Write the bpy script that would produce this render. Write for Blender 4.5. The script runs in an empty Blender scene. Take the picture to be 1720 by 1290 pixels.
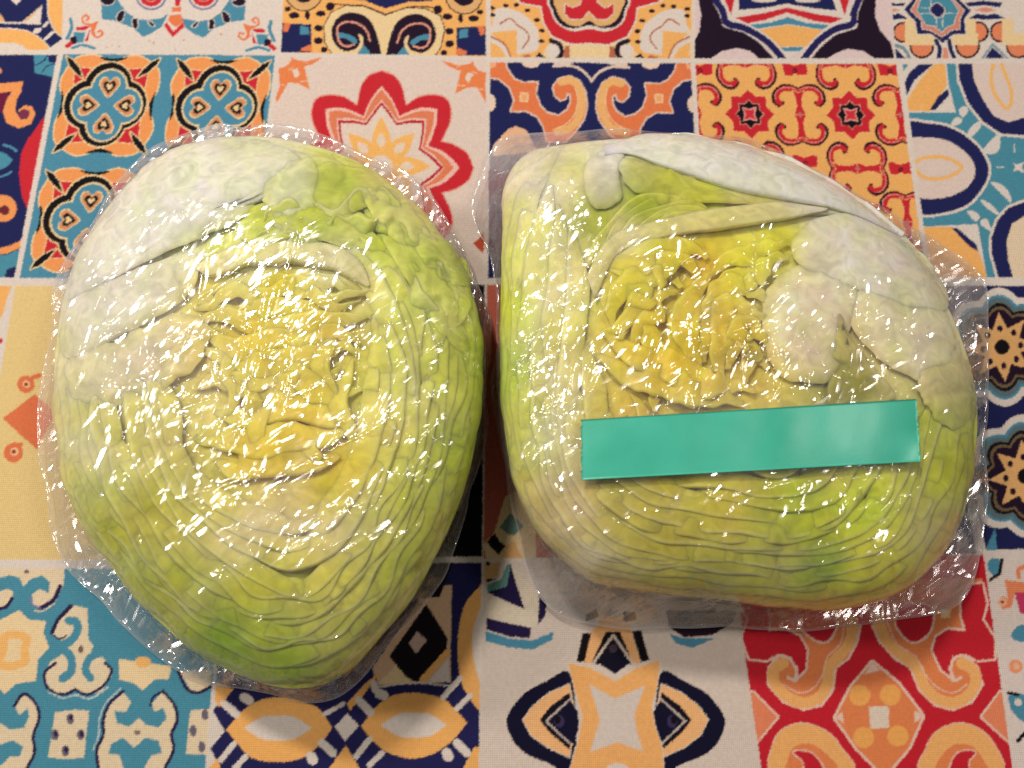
import bpy, math
import numpy as np

rng = np.random.default_rng(11)
scene = bpy.context.scene
COL = scene.collection

# ---------------------------------------------------------------- camera
W_PX, H_PX, F_PX = 1720.0, 1290.0, 1350.0
TILT = math.radians(14.0)
DIST = 0.290
CAM = np.array([0.0, -DIST * math.sin(TILT), DIST * math.cos(TILT)])
cam_data = bpy.data.cameras.new("camera")
cam_data.sensor_width = 36.0
cam_data.lens = 36.0 * F_PX / W_PX
cam_data.clip_start = 0.01
cam_data.clip_end = 20.0
cam_data.dof.use_dof = True
cam_data.dof.focus_distance = 0.275
cam_data.dof.aperture_fstop = 13.0
cam = bpy.data.objects.new("camera", cam_data)
cam.location = CAM
cam.rotation_euler = (TILT, 0, 0)
COL.objects.link(cam)
scene.camera = cam

# ---------------------------------------------------------------- world and lamps
world = bpy.data.worlds.new("World")
scene.world = world
world.use_nodes = True
bg = world.node_tree.nodes["Background"]
bg.inputs[0].default_value = (1.0, 0.92, 0.86, 1)
bg.inputs[1].default_value = 0.15

def lamp(name, loc, radius, power, colour):
    d = bpy.data.lights.new(name, 'POINT')
    d.energy = power
    d.shadow_soft_size = radius
    d.color = colour
    o = bpy.data.objects.new(name, d)
    o.location = loc
    COL.objects.link(o)
    return o

lamp("ceiling_lamp", (-0.34, 0.60, 0.98), 0.045, 36.0, (1.0, 0.885, 0.815))
lamp("left_glint_lamp", (-0.60, 0.24, 0.92), 0.050, 9.0, (1.0, 0.895, 0.83))  # added unseen lamp, placed to raise glints on the film
lamp("far_left_glint_lamp", (-1.15, 0.26, 0.86), 0.085, 25.0, (1.0, 0.895, 0.83))  # another added lamp, set so glints reach the film's left flank
lamp("right_lamp", (0.66, 0.16, 1.0), 0.060, 9.0, (1.0, 0.895, 0.835))

scene.view_settings.view_transform = 'Standard'
scene.view_settings.look = 'None'
scene.view_settings.exposure = 0.0
scene.view_settings.gamma = 1.0
scene.cycles.transparent_max_bounces = 24
scene.cycles.max_bounces = 10
scene.cycles.caustics_reflective = False
scene.cycles.caustics_refractive = False

# ---------------------------------------------------------------- helpers
CT, ST = math.cos(TILT), math.sin(TILT)

def unproject(px, py, z):
    """points of the place at height z that the lens sees at photo pixel (px, py)"""
    px = np.asarray(px, float); py = np.asarray(py, float); z = np.asarray(z, float)
    dx = (px - W_PX / 2) / F_PX
    dy = -(py - H_PX / 2) / F_PX
    wy = dy * CT + ST
    wz = dy * ST - CT
    lam = (z - CAM[2]) / wz
    return np.stack([CAM[0] + dx * lam, CAM[1] + wy * lam, z + 0 * lam], -1)

def project(p):
    q = np.asarray(p, float) - CAM
    yc = q[..., 1] * CT + q[..., 2] * ST
    zc = -q[..., 1] * ST + q[..., 2] * CT
    return W_PX / 2 + F_PX * q[..., 0] / -zc, H_PX / 2 - F_PX * yc / -zc

def lin(c):
    c = np.asarray(c, float) / 255.0
    return np.where(c <= 0.04045, c / 12.92, ((c + 0.055) / 1.055) ** 2.4)

def spline(pts, n=8, closed=True):
    P = np.asarray(pts, float)
    if closed:
        A = np.roll(P, 1, 0); B = P; C_ = np.roll(P, -1, 0); D = np.roll(P, -2, 0)
    else:
        E = np.vstack([2 * P[0] - P[1], P, 2 * P[-1] - P[-2]])
        A, B, C_, D = E[:-3], E[1:-2], E[2:-1], E[3:]
    t = np.linspace(0, 1, n, endpoint=False)[None, :, None]
    A, B, C_, D = (q[:, None, :] for q in (A, B, C_, D))
    S = 0.5 * (2 * B + (C_ - A) * t + (2 * A - 5 * B + 4 * C_ - D) * t ** 2 + (3 * B - A - 3 * C_ + D) * t ** 3)
    S = S.reshape(-1, P.shape[1])
    return S if closed else np.vstack([S, P[-1]])

def mesh_object(name, verts, faces, material, colours=None, parent=None, smooth=True, veil=None, crumple=None):
    me = bpy.data.meshes.new(name)
    verts = np.asarray(verts, np.float32).reshape(-1, 3)
    faces = np.asarray(faces, np.int32)
    k = faces.shape[1]
    me.vertices.add(len(verts)); me.vertices.foreach_set("co", verts.ravel())
    me.loops.add(faces.size); me.loops.foreach_set("vertex_index", faces.ravel())
    me.polygons.add(len(faces))
    me.polygons.foreach_set("loop_start", np.arange(0, faces.size, k, dtype=np.int32))
    me.update(calc_edges=True)
    me.polygons.foreach_set("use_smooth", np.full(len(faces), smooth))
    if colours is not None:
        a = me.color_attributes.new("pigment", 'FLOAT_COLOR', 'POINT')
        c = np.ones((len(verts), 4), np.float32); c[:, :3] = colours
        a.data.foreach_set("color", c.ravel())
    if veil is not None:
        a = me.attributes.new("veil", 'FLOAT', 'POINT')
        a.data.foreach_set("value", np.asarray(veil, np.float32))
    if crumple is not None:
        a = me.attributes.new("crumple", 'FLOAT', 'POINT')
        a.data.foreach_set("value", np.asarray(crumple, np.float32))
    me.validate()
    me.materials.append(material)
    o = bpy.data.objects.new(name, me)
    COL.objects.link(o)
    if parent is not None:
        o.parent = parent
    return o

def grid_faces(nu, nv, wrap_u=False):
    i = np.arange(nu if wrap_u else nu - 1)[:, None]; j = np.arange(nv - 1)[None, :]
    a = i * nv + j; b = ((i + 1) % nu) * nv + j
    return np.stack([a, b, b + 1, a + 1], -1).reshape(-1, 4)

def smooth_noise(shape, wavelength, angle=None, stretch=1.0, seed=0):
    """band of random relief, wavelength in cells, drawn out along an angle"""
    r = np.random.default_rng(seed)
    h, w = shape
    fy = np.fft.fftfreq(h)[:, None]; fx = np.fft.rfftfreq(w)[None, :]
    if angle is None:
        q = (fx ** 2 + fy ** 2) * wavelength ** 2
    else:
        ca, sa = math.cos(angle), math.sin(angle)
        along = fx * ca - fy * sa; across = fx * sa + fy * ca
        q = (along * wavelength * stretch) ** 2 + (across * wavelength) ** 2
    filt = np.exp(-q * 1.6)
    n = np.fft.irfft2(np.fft.rfft2(r.standard_normal(shape)) * filt, s=shape)
    return n / n.std()

def sample(img, x, y):
    h, w = img.shape[:2]
    x = np.clip(x, 0, w - 1.001); y = np.clip(y, 0, h - 1.001)
    xi = x.astype(int); yi = y.astype(int); fx = x - xi; fy = y - yi
    if img.ndim == 3:
        fx = fx[..., None]; fy = fy[..., None]
    return (img[yi, xi] * (1 - fx) * (1 - fy) + img[yi, xi + 1] * fx * (1 - fy)
            + img[yi + 1, xi] * (1 - fx) * fy + img[yi + 1, xi + 1] * fx * fy)

def new_mat(name):
    m = bpy.data.materials.new(name); m.use_nodes = True
    nt = m.node_tree
    for n in list(nt.nodes): nt.nodes.remove(n)
    out = nt.nodes.new("ShaderNodeOutputMaterial")
    return m, nt, out

# ---------------------------------------------------------------- the printed cloth
# flat print: drawn as filled curves into a colour field that the cloth's threads carry
CREAM = (226, 216, 204); NAVY = (30, 36, 88); INK = (34, 18, 40); TEAL = (78, 144, 170); TEAL2 = (76, 146, 168)
ORANGE = (240, 158, 92); AMBER = (244, 184, 106); CORAL = (232, 128, 78); RED = (206, 42, 54); TAN = (226, 180, 120)
BLACK = (18, 12, 18); MAUVE = (126, 128, 168); PINK = (230, 160, 140); SAND = (238, 212, 160); BROWN = (186, 110, 76)
canvas = np.zeros((1290, 1720, 3)); canvas[:] = lin(CREAM)
FR = [0.0, 0.0, 1.0]; CLIP = [None]

def frame(x0, y0, x1, wout):
    FR[:] = [x0, y0, (x1 - x0) / wout]

def to_px(pts):
    p = np.asarray(pts, float)
    return p * FR[2] + np.array(FR[:2])

def raster(P):
    x0, y0 = np.floor(P.min(0)).astype(int); x1, y1 = np.ceil(P.max(0)).astype(int) + 1
    x0 = max(x0, 0); y0 = max(y0, 0); x1 = min(x1, 1720); y1 = min(y1, 1290)
    if x1 <= x0 or y1 <= y0: return None
    m = np.zeros((y1 - y0, x1 - x0), bool)
    xs = np.arange(x0, x1) + 0.5
    Q = np.roll(P, -1, 0)
    for (ax, ay), (bx, by) in zip(P, Q):
        if ay == by: continue
        lo, hi = (ay, by) if ay < by else (by, ay)
        r0 = max(int(math.ceil(lo - 0.5)), y0); r1 = min(int(math.ceil(hi - 0.5)), y1)
        if r1 <= r0: continue
        rows = np.arange(r0, r1) + 0.5
        xi = ax + (rows - ay) * (bx - ax) / (by - ay)
        m[r0 - y0:r1 - y0] ^= xs[None, :] > xi[:, None]
    return m, x0, y0, x1, y1

def put(m, x0, y0, x1, y1, col):
    if CLIP[0] is not None: m = m & CLIP[0][y0:y1, x0:x1]
    canvas[y0:y1, x0:x1][m] = lin(col)

def fill_px(P, col):
    r = raster(P)
    if r: put(*r, col)

def stroke_px(P, w, col, closed=False):
    if closed: P = np.vstack([P, P[:1]])
    h = w / 2
    for (ax, ay), (bx, by) in zip(P[:-1], P[1:]):
        x0 = max(int(min(ax, bx) - h) - 1, 0); x1 = min(int(max(ax, bx) + h) + 2, 1720)
        y0 = max(int(min(ay, by) - h) - 1, 0); y1 = min(int(max(ay, by) + h) + 2, 1290)
        if x1 <= x0 or y1 <= y0: continue
        X = np.arange(x0, x1)[None, :] + 0.5 - ax; Y = np.arange(y0, y1)[:, None] + 0.5 - ay
        dx, dy = bx - ax, by - ay; L = dx * dx + dy * dy + 1e-9
        t = np.clip((X * dx + Y * dy) / L, 0, 1)
        put((X - t * dx) ** 2 + (Y - t * dy) ** 2 < h * h, x0, y0, x1, y1, col)

def shape_pts(pts, kind):
    if kind == 'b': return spline(pts, 6)
    if kind == 'o': return spline(pts, 6, False)
    if kind == 's': return np.vstack([spline(s, 6, False) for s in pts])
    return np.asarray(pts, float)

def draw(pts, col, kind='p', edge=None, ew=0, mir=None, slope=0.0, my=0.0, y0=0.0):
    """fill a shape (p corners, b smooth, s smooth pieces) and its mirror about x = mir"""
    P = shape_pts(pts, kind)
    for k in ((0, 1) if mir is not None else (0,)):
        Q = P.copy()
        if k: Q = np.stack([2 * (mir + slope * (Q[:, 1] - y0)) - Q[:, 0], Q[:, 1] + my], 1)
        R = to_px(Q)
        if edge is not None: stroke_px(R, ew * FR[2], edge, True)
        fill_px(R, col)

def line(pts, w, col, kind='o', mir=None, slope=0.0, my=0.0, y0=0.0, closed=False):
    P = spline(pts, 6, closed) if kind == 'o' else np.asarray(pts, float)
    for k in ((0, 1) if mir is not None else (0,)):
        Q = P.copy()
        if k: Q = np.stack([2 * (mir + slope * (Q[:, 1] - y0)) - Q[:, 0], Q[:, 1] + my], 1)
        stroke_px(to_px(Q), w * FR[2], col, closed)

def disc(x, y, rx, col, ry=None, edge=None, ew=0):
    a = np.linspace(0, 2 * math.pi, 28, endpoint=False)
    draw(np.stack([x + rx * np.cos(a), y + (ry or rx) * np.sin(a)], 1), col, 'p', edge, ew)

def clip(pts):
    if pts is None: CLIP[0] = None; return
    m = np.zeros((1290, 1720), bool); r = raster(np.asarray(pts, float))
    m[r[2]:r[4], r[1]:r[3]] = r[0]; CLIP[0] = m

def tile(corners, col):
    clip(corners); fill_px(np.asarray(corners, float), col)

# --- top row, first tile: navy and amber
tile([(-60, -5), (105, -5), (104, 84), (-60, 84)], NAVY); frame(0, 0, 240, 1290)
draw([(100, 0), (150, 45), (190, 0)], CREAM)
draw([(190, 203), (385, 40), (362, 215)], CREAM); draw([(205, 195), (340, 85), (372, 60), (250, 190)], TAN)
draw([(0, 120), (50, 200), (0, 205)], TAN)
line([(-20, 205), (150, 207), (365, 216)], 14, CREAM)
draw([(455, -20), (640, -20), (640, 330), (555, 322), (490, 260), (440, 130), (437, 60)], AMBER, 'b', CREAM, 24)
draw([(568, -20), (660, -20), (660, 340), (575, 330), (584, 150)], CREAM)
draw([(-60, 268), (200, 275), (300, 310), (410, 395), (430, 445), (250, 450), (180, 400), (-60, 380)], AMBER, 'b', CREAM, 20)
draw([(-60, 385), (120, 385), (245, 440), (250, 470), (-60, 470)], CREAM)
for q in ([(380, 240), (430, 188), (442, 210), (402, 246)], [(298, 296), (330, 252), (378, 262), (342, 300)],
          [(383, 368), (460, 288), (502, 284), (430, 352)]): draw(q, CREAM, 'b')
draw([(430, 445), (560, 355), (640, 470), (430, 470)], CREAM)
# --- top row, white tile with teal garland
tile([(108, -5), (466, -5), (465, 90), (106, 86)], CREAM); frame(100, 0, 470, 1720)
M = dict(mir=888, my=8)
draw([(325, 30), (330, 150), (420, 160), (500, 190), (570, 215), (650, 287), (720, 260), (800, 205), (848, 105), (800, 140), (700, 155), (600, 150), (520, 90), (470, 20), (440, -20), (330, -20)], TEAL, 'p', **M)
for q in ([(328, -5), (425, 0), (400, 35), (340, 32)], [(455, 110), (505, 82), (490, 160), (450, 165)], [(572, 150), (607, 150), (607, 217), (575, 212)], [(690, 158), (742, 195), (715, 202)]):
    draw(q, INK, 'b', CREAM, 14, **M)
for cx in (715, 1125):
    disc(cx, -48, 128, MAUVE); disc(cx, -48, 112, CREAM); disc(cx, -48, 98, RED); disc(cx, -55, 70, PINK); disc(cx, -55, 64, RED)
draw([(900, -10), (945, -10), (938, 42), (905, 50)], RED); draw([(875, 58), (948, 52), (948, 92), (880, 92)], CORAL)
draw([(860, 118), (950, 112), (968, 170), (905, 215), (848, 165)], CORAL); draw([(815, 195), (840, 176), (888, 250), (958, 178), (977, 205), (882, 290)], RED, 'p', PINK, 8)
M = dict(mir=868, my=18)
line([(85, 150), (95, 215), (60, 300)], 26, TEAL, **M)
draw([(105, 250), (202, 252), (185, 330), (120, 335)], TEAL, **M); draw([(82, 295), (132, 288), (132, 342), (95, 335)], INK, 'b', **M)
draw([(38, 358), (88, 318), (108, 345), (60, 384)], RED, **M); draw([(130, 208), (240, 205), (200, 236), (130, 236)], RED, **M)
draw([(238, 225), (225, 322), (196, 322)], RED, **M); draw([(302, 165), (275, 240), (282, 280), (250, 260), (245, 215), (230, 195)], CORAL, **M)
line([(295, 175), (240, 192), (190, 180), (180, 140), (210, 120), (230, 145), (208, 158)], 17, CORAL, **M)
line([(255, 225), (262, 270), (300, 290), (335, 268), (325, 240), (300, 248)], 17, CORAL, **M)
line([(100, 375), (180, 352), (275, 377)], 22, TEAL, **M)
for x, y in ((370, 368), (410, 358), (466, 366), (700, 320), (735, 336), (970, 312), (1262, 266), (905, 388)): disc(x, y, 6, BROWN)
# --- top row, scroll tile
tile([(476, -5), (816, -5), (816, 95), (472, 88)], AMBER); frame(460, 0, 830, 1720)
M = dict(mir=860, my=24)
draw([(60, 180), (295, 192), (290, 410), (50, 410)], NAVY, **M); draw([(205, 200), (270, 210), (277, 272), (205, 270)], TEAL, **M)
draw([(78, 175), (132, 182), (105, 252), (74, 242)], CORAL, **M); draw([(210, 378), (285, 348), (302, 402), (218, 402)], CORAL, **M)
for x, y, r1, r2 in ((160, 120, 42, 26), (262, 118, 20, 36), (365, 105, 40, 24), (440, 50, 34, 34), (350, 220, 34, 26), (348, 318, 36, 28), (392, 388, 26, 22), (110, 70, 26, 20)):
    for k in (0, 1): disc(x if not k else 1720 - x, y + 24 * k, r1, INK, r2)
for k in (0, 1):
    disc(235 if not k else 1485, -60 + 24 * k, 150, INK); disc(235 if not k else 1485, -60 + 24 * k, 140, TAN); disc(235 if not k else 1485, -70 + 24 * k, 92, INK)
draw([(480, -20), (530, 10), (700, 20), (872, 82), (1040, 28), (1230, 12), (1260, -20)], NAVY)
line([(490, 18), (700, 24), (872, 88), (1050, 35), (1230, 30)], 40, AMBER, 'p'); line([(460, 30), (540, 38), (700, 44), (872, 112), (1050, 55), (1180, 50), (1250, 60)], 10, INK, 'p')
draw([(470, 440), (400, 330), (395, 200), (450, 100), (560, 48), (700, 52), (868, 122), (1030, 66), (1180, 68), (1300, 130), (1330, 230), (1300, 370), (1240, 460), (860, 500)], SAND, 'p', INK, 16)
M = dict(mir=858, my=12)
draw([(835, 445), (810, 290), (760, 170), (680, 110), (590, 98), (510, 130), (460, 200), (452, 290), (500, 370), (570, 402), (640, 385), (690, 420), (740, 445)], INK, 'b', **M)
draw([(620, 470), (560, 408), (630, 390), (672, 335), (662, 268), (694, 290), (694, 350), (650, 430)], SAND, 'b', **M)
line([(498, 275), (500, 210), (560, 172), (650, 182), (720, 235), (752, 320)], 15, PINK, **M); line([(496, 275), (512, 330), (560, 362), (625, 350)], 15, PINK, **M)
draw([(510, 255), (580, 268), (648, 310), (632, 342), (560, 300), (510, 296)], TEAL, 'b', **M); draw([(640, 440), (700, 350), (745, 400), (755, 440)], TEAL, **M)
# --- top row, red medallion tile
tile([(824, -5), (1163, -5), (1163, 98), (824, 96)], SAND); frame(815, 0, 1175, 1720)
M = dict(mir=838, my=6)
draw([(20, -10), (250, -10), (450, 50), (470, 180), (540, 300), (470, 420), (390, 470), (30, 470)], AMBER, **M)
draw([(80, 80), (180, 66), (300, 110), (400, 200), (432, 300), (420, 400), (300, 430), (60, 470), (20, 300), (60, 180)], CREAM, 'b', **M)
for x, y in ((165, 45), (250, 40), (338, 82), (415, 160), (455, 245), (450, 330), (55, 65), (58, 120)):
    for k in (0, 1): disc(x if not k else 1676 - x, y + 6 * k, 24, INK, 16)
line([(120, 190), (200, 148), (262, 205), (330, 250), (350, 310), (300, 385)], 13, BROWN, **M)
draw([(40, 262), (252, 240), (256, 460), (205, 460), (150, 350)], AMBER, **M); line([(40, 290), (150, 350), (205, 455)], 15, BROWN, **M)
draw([(30, 330), (120, 380), (170, 460), (40, 460)], AMBER, **M)
draw([(235, -20), (300, 25), (452, 50), (470, 180), (540, 290), (680, 350), (838, 345), (990, 355), (1140, 290), (1200, 180), (1215, 60), (1380, 15), (1440, -20)], RED, 'p', CREAM, 26)
for pts, c in (([(545, -20), (528, 90), (580, 190), (700, 250), (838, 232), (976, 252), (1096, 190), (1136, 90), (1120, -20)], CREAM), ([(562, -20), (545, 90), (600, 190), (700, 228), (838, 205), (976, 228), (1080, 190), (1118, 90), (1100, -20)], INK),
               ([(590, -20), (575, 80), (640, 180), (750, 210), (835, 168), (915, 212), (1030, 180), (1092, 80), (1080, -20)], TAN)): draw(pts, c, 'b')
draw([(640, 35), (640, 110), (690, 155), (780, 150), (830, 88), (890, 150), (970, 155), (1027, 110), (1025, 35), (960, 70), (900, 20), (885, -10), (780, -10), (765, 40), (700, 66)], RED, 'p', CREAM, 14)
for k in (0, 1):
    line([(530, 328), (600, 362), (612, 430), (580, 470)] if not k else [(1145, 328), (1070, 362), (1060, 430), (1090, 470)], 40, INK)
    disc(542 if not k else 1136, 408, 56, CREAM)
draw([(640, 370), (676, 366), (682, 462), (630, 466)], BROWN, **M); draw([(400, 464), (430, 418), (494, 468)], INK, **M); draw([(290, 450), (360, 436), (370, 462), (290, 462)], BROWN, **M)
# --- top row, purple arch tile
tile([(1167, -5), (1497, -5), (1502, 98), (1167, 98)], (226, 206, 204)); frame(1160, 0, 1520, 1720)
M = dict(mir=790, slope=0.06, y0=0)
draw([(300, -10), (1260, -10), (1290, 180), (780, 470), (310, 200)], CREAM)
draw([(385, -10), (1140, -10), (1172, 84), (1000, 68), (772, 30), (600, 62), (385, 80)], NAVY); disc(590, -5, 110, CREAM, 24); disc(940, -5, 110, CREAM, 26)
draw([(270, -10), (352, -10), (325, 125)], RED); draw([(1195, -10), (1275, -10), (1235, 125)], RED)
draw([(355, 142), (560, 110), (775, 62), (1000, 110), (1220, 146), (1130, 188), (1000, 170), (775, 100), (600, 160), (460, 188)], RED)
draw([(480, 200), (640, 180), (780, 138), (930, 185), (1115, 200), (1060, 238), (780, 193), (530, 232)], TEAL)
draw([(540, 240), (780, 200), (1060, 242), (930, 372), (720, 376)], AMBER); draw([(715, 382), (912, 376), (880, 410), (760, 412)], TEAL)
for k in (0, 1):
    A = [(185, -20), (258, 90), (290, 185), (420, 222), (560, 295), (660, 380), (745, 480)] if not k else [(1362, -20), (1312, 90), (1300, 190), (1170, 230), (1060, 300), (980, 380), (905, 480)]
    line(A, 84, CREAM); line(A, 54, (36, 34, 92))
draw([(60, -20), (155, -20), (228, 105), (262, 215), (420, 258), (540, 330), (690, 490), (560, 480), (480, 410), (370, 385), (250, 410), (150, 480), (20, 480), (20, 350), (70, 250), (85, 120)], INK)
draw([(1395, -20), (1490, -20), (1480, 130), (1520, 240), (1610, 350), (1640, 480), (1490, 480), (1390, 410), (1260, 392), (1160, 430), (1080, 480), (960, 480), (1040, 380), (1160, 280), (1335, 225), (1345, 100)], INK)
# --- top row, teal star tile
tile([(1497, -5), (1725, -5), (1725, 98), (1505, 98)], CREAM); frame(1480, 0, 1720, 1720)
for x, y, r in ((265, 390, 128), (490, 555, 150), (1040, 555, 150), (1165, 385, 132), (1440, 385, 132), (1650, 555, 150)):
    disc(x, y, r, INK); disc(x, y, r - 26, (232, 140, 98))
for a, b, c, d in ((290, 225, 430, 545), (335, 400, 640, 545), (860, 400, 1165, 545), (1010, 225, 1140, 545), (1455, 225, 1600, 545), (1500, 400, 1730, 545)):
    draw([(a, b), (c, b), (c, d), (a, d)], SAND)
draw([(390, -20), (275, 115), (410, 260), (440, 405), (610, 412), (745, 520), (862, 415), (1018, 405), (1002, 230), (1080, 125), (920, -20)], NAVY, 'p', CREAM, 26)
draw([(450, -20), (360, 125), (490, 245), (495, 345), (600, 362), (732, 442), (842, 362), (944, 348), (942, 230), (994, 125), (850, -20)], (214, 140, 118), 'p', CREAM, 20)
draw([(480, -20), (436, 125), (520, 260), (540, 298), (640, 312), (732, 385), (802, 312), (872, 298), (892, 220), (932, 125), (830, -20)], TEAL2, 'p', CREAM, 16)
for q in ([(600, 0), (590, 90), (480, 95)], [(480, 165), (600, 165), (660, 230), (670, 330)], [(740, 330), (740, 230), (770, 165), (890, 160)]): line(q, 10, CREAM)
draw([(670, 38), (764, 120), (690, 208), (592, 120)], NAVY, 'b', CREAM, 20)
for q in ([(80, 15), (180, 45), (295, 30), (270, 75), (90, 70)], [(108, 180), (220, 163), (328, 225), (115, 238)], [(1010, 30), (1230, 10), (1460, 30), (1430, 88), (1240, 65), (1060, 80)], [(1060, 220), (1150, 163), (1270, 180), (1380, 163), (1495, 220), (1270, 240)]): draw(q, NAVY)
for q in ([(93, 92), (240, 122), (100, 157)], [(1120, 122), (1260, 84), (1395, 125), (1260, 152)]): draw(q, (220, 146, 120))
line([(160, 540), (280, 590), (350, 720)], 42, (120, 150, 160)); draw([(165, 575), (315, 715), (185, 715)], NAVY)
draw([(1190, 720), (1340, 510), (1560, 720)], (140, 165, 175)); draw([(1240, 715), (1340, 570), (1505, 715)], NAVY, 'p', CREAM, 16)
line([(660, 490), (705, 590), (690, 715)], 50, NAVY); line([(820, 490), (840, 600), (890, 715)], 50, NAVY); draw([(745, 570), (792, 570), (822, 715), (740, 715)], (226, 150, 124))

# --- second row, four flower tile
tile([(-60, 92), (96, 92), (24, 466), (-60, 466)], NAVY); frame(0, 0, 240, 1290)
draw([(300, 480), (530, 480), (480, 700), (420, 680), (310, 660), (310, 560)], TEAL2); draw([(430, 500), (525, 490), (505, 570), (440, 560)], NAVY)
for q in ([(320, 590), (390, 550), (430, 500)], [(380, 650), (420, 600), (500, 570)]): line(q, 10, NAVY)
draw([(400, 1050), (310, 1180), (230, 1300), (400, 1420)], RED)
draw([(-40, 840), (80, 830), (20, 1000), (-40, 1040)], (110, 26, 60))
draw([(-60, 760), (110, 745), (208, 735), (190, 830), (150, 900), (138, 1000), (190, 1080), (250, 1060), (268, 1000), (220, 985), (180, 1020), (165, 1000), (220, 950), (290, 960), (320, 1030), (280, 1120), (170, 1160), (60, 1110), (25, 1010), (60, 900), (105, 825), (-40, 845)], ORANGE, 'p')
disc(218, 1032, 46, (120, 50, 80)); disc(-10, 640, 28, ORANGE)
frame(0, 230, 240, 1238)
draw([(380, 0), (250, 0), (180, 150), (165, 330), (190, 520), (245, 640), (300, 400)], RED)
draw([(-20, 120), (60, 150), (110, 200), (60, 260), (-20, 290)], TEAL2)
line([(30, 70), (90, 85), (140, 120)], 20, TEAL); line([(-10, 350), (60, 325), (100, 300)], 16, TEAL)
disc(30, 620, 115, ORANGE); disc(40, 635, 42, (110, 40, 50))
draw([(-20, 970), (90, 940), (190, 890), (175, 960), (60, 1010), (-20, 1020)], ORANGE)
draw([(-20, 1025), (60, 1020), (170, 970), (140, 1250), (-20, 1250)], TEAL2); draw([(60, 1150), (140, 1120), (130, 1250), (30, 1250)], NAVY)
FR[:] = [0, 0, 1]
tile([(106, 91), (462, 93), (418, 467), (33, 467)], TEAL)
def cell(cx, cy, ux, uy, vx, vy):
    def T(p): p = np.asarray(p, float); return np.stack([cx + p[:, 0] * ux + p[:, 1] * vx, cy + p[:, 0] * uy + p[:, 1] * vy], 1)
    def rot4(p):
        p = np.asarray(p, float); out = []
        for k in range(4):
            out.append(p); p = np.stack([-p[:, 1], p[:, 0]], 1)
        return out
    side = np.array([(-.34, -.40), (-.24, -.435), (-.13, -.43), (0, -.37), (.13, -.43), (.24, -.435)])
    O = spline(np.vstack(rot4(side)), 6); stroke_px(T(O), 5, SAND, True); fill_px(T(O), ORANGE)
    I = np.vstack(rot4([(-.335, -.335), (-.15, -.32), (0, -.335), (.15, -.32)])); stroke_px(T(I), 3, SAND, True); fill_px(T(I), RED)
    for q in rot4([(-.13, -.425), (0, -.38), (.13, -.425), (0, -.415)]): fill_px(T(spline(q, 5)), BLACK)
    for q in rot4([(-.425, -.425), (-.36, -.395), (-.295, -.33), (-.25, -.235), (-.325, -.285), (-.39, -.35)]):
        stroke_px(T(q), 4, SAND, True); fill_px(T(q), BLACK)
    a = np.linspace(0, 2 * math.pi, 30, endpoint=False); ca = np.stack([np.cos(a), np.sin(a)], 1)
    for r, ox, oy, col in ((.226, -.014, -.008, SAND), (.213, -.014, -.008, BLACK), (.168, 0, 0, SAND), (.152, 0, 0, TEAL)):
        for d in ((0, -.158), (.158, 0), (0, .158), (-.158, 0)): fill_px(T(ca * r + np.array(d) + (ox, oy)), col)
        fill_px(T(ca * r * .9 + (ox, oy)), col)
    heart = np.array([(0, 1), (-.55, .42), (-.95, -.2), (-.8, -.75), (-.35, -.85), (0, -.5), (.35, -.85), (.8, -.75), (.95, -.2), (.55, .42)])
    for k, d in enumerate(((0, -.165), (.165, 0), (0, .165), (-.165, 0))):
        H = heart; 
        for _ in range(k): H = np.stack([-H[:, 1], H[:, 0]], 1)
        c = np.array(d)
        egg = spline(H * np.array(.95), 5)
        fill_px(T(egg * .105 + c), SAND); fill_px(T(egg * .092 + c), (214, 150, 104)); fill_px(T(egg * .062 + c), BLACK); fill_px(T(egg * .030 + c), SAND)
cell(179, 177, 186, 3, -28, 190); cell(366, 181, 186, 3, -24, 190); cell(148, 370, 198, 3, -30, 196); cell(345, 374, 198, 3, -26, 196)

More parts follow.
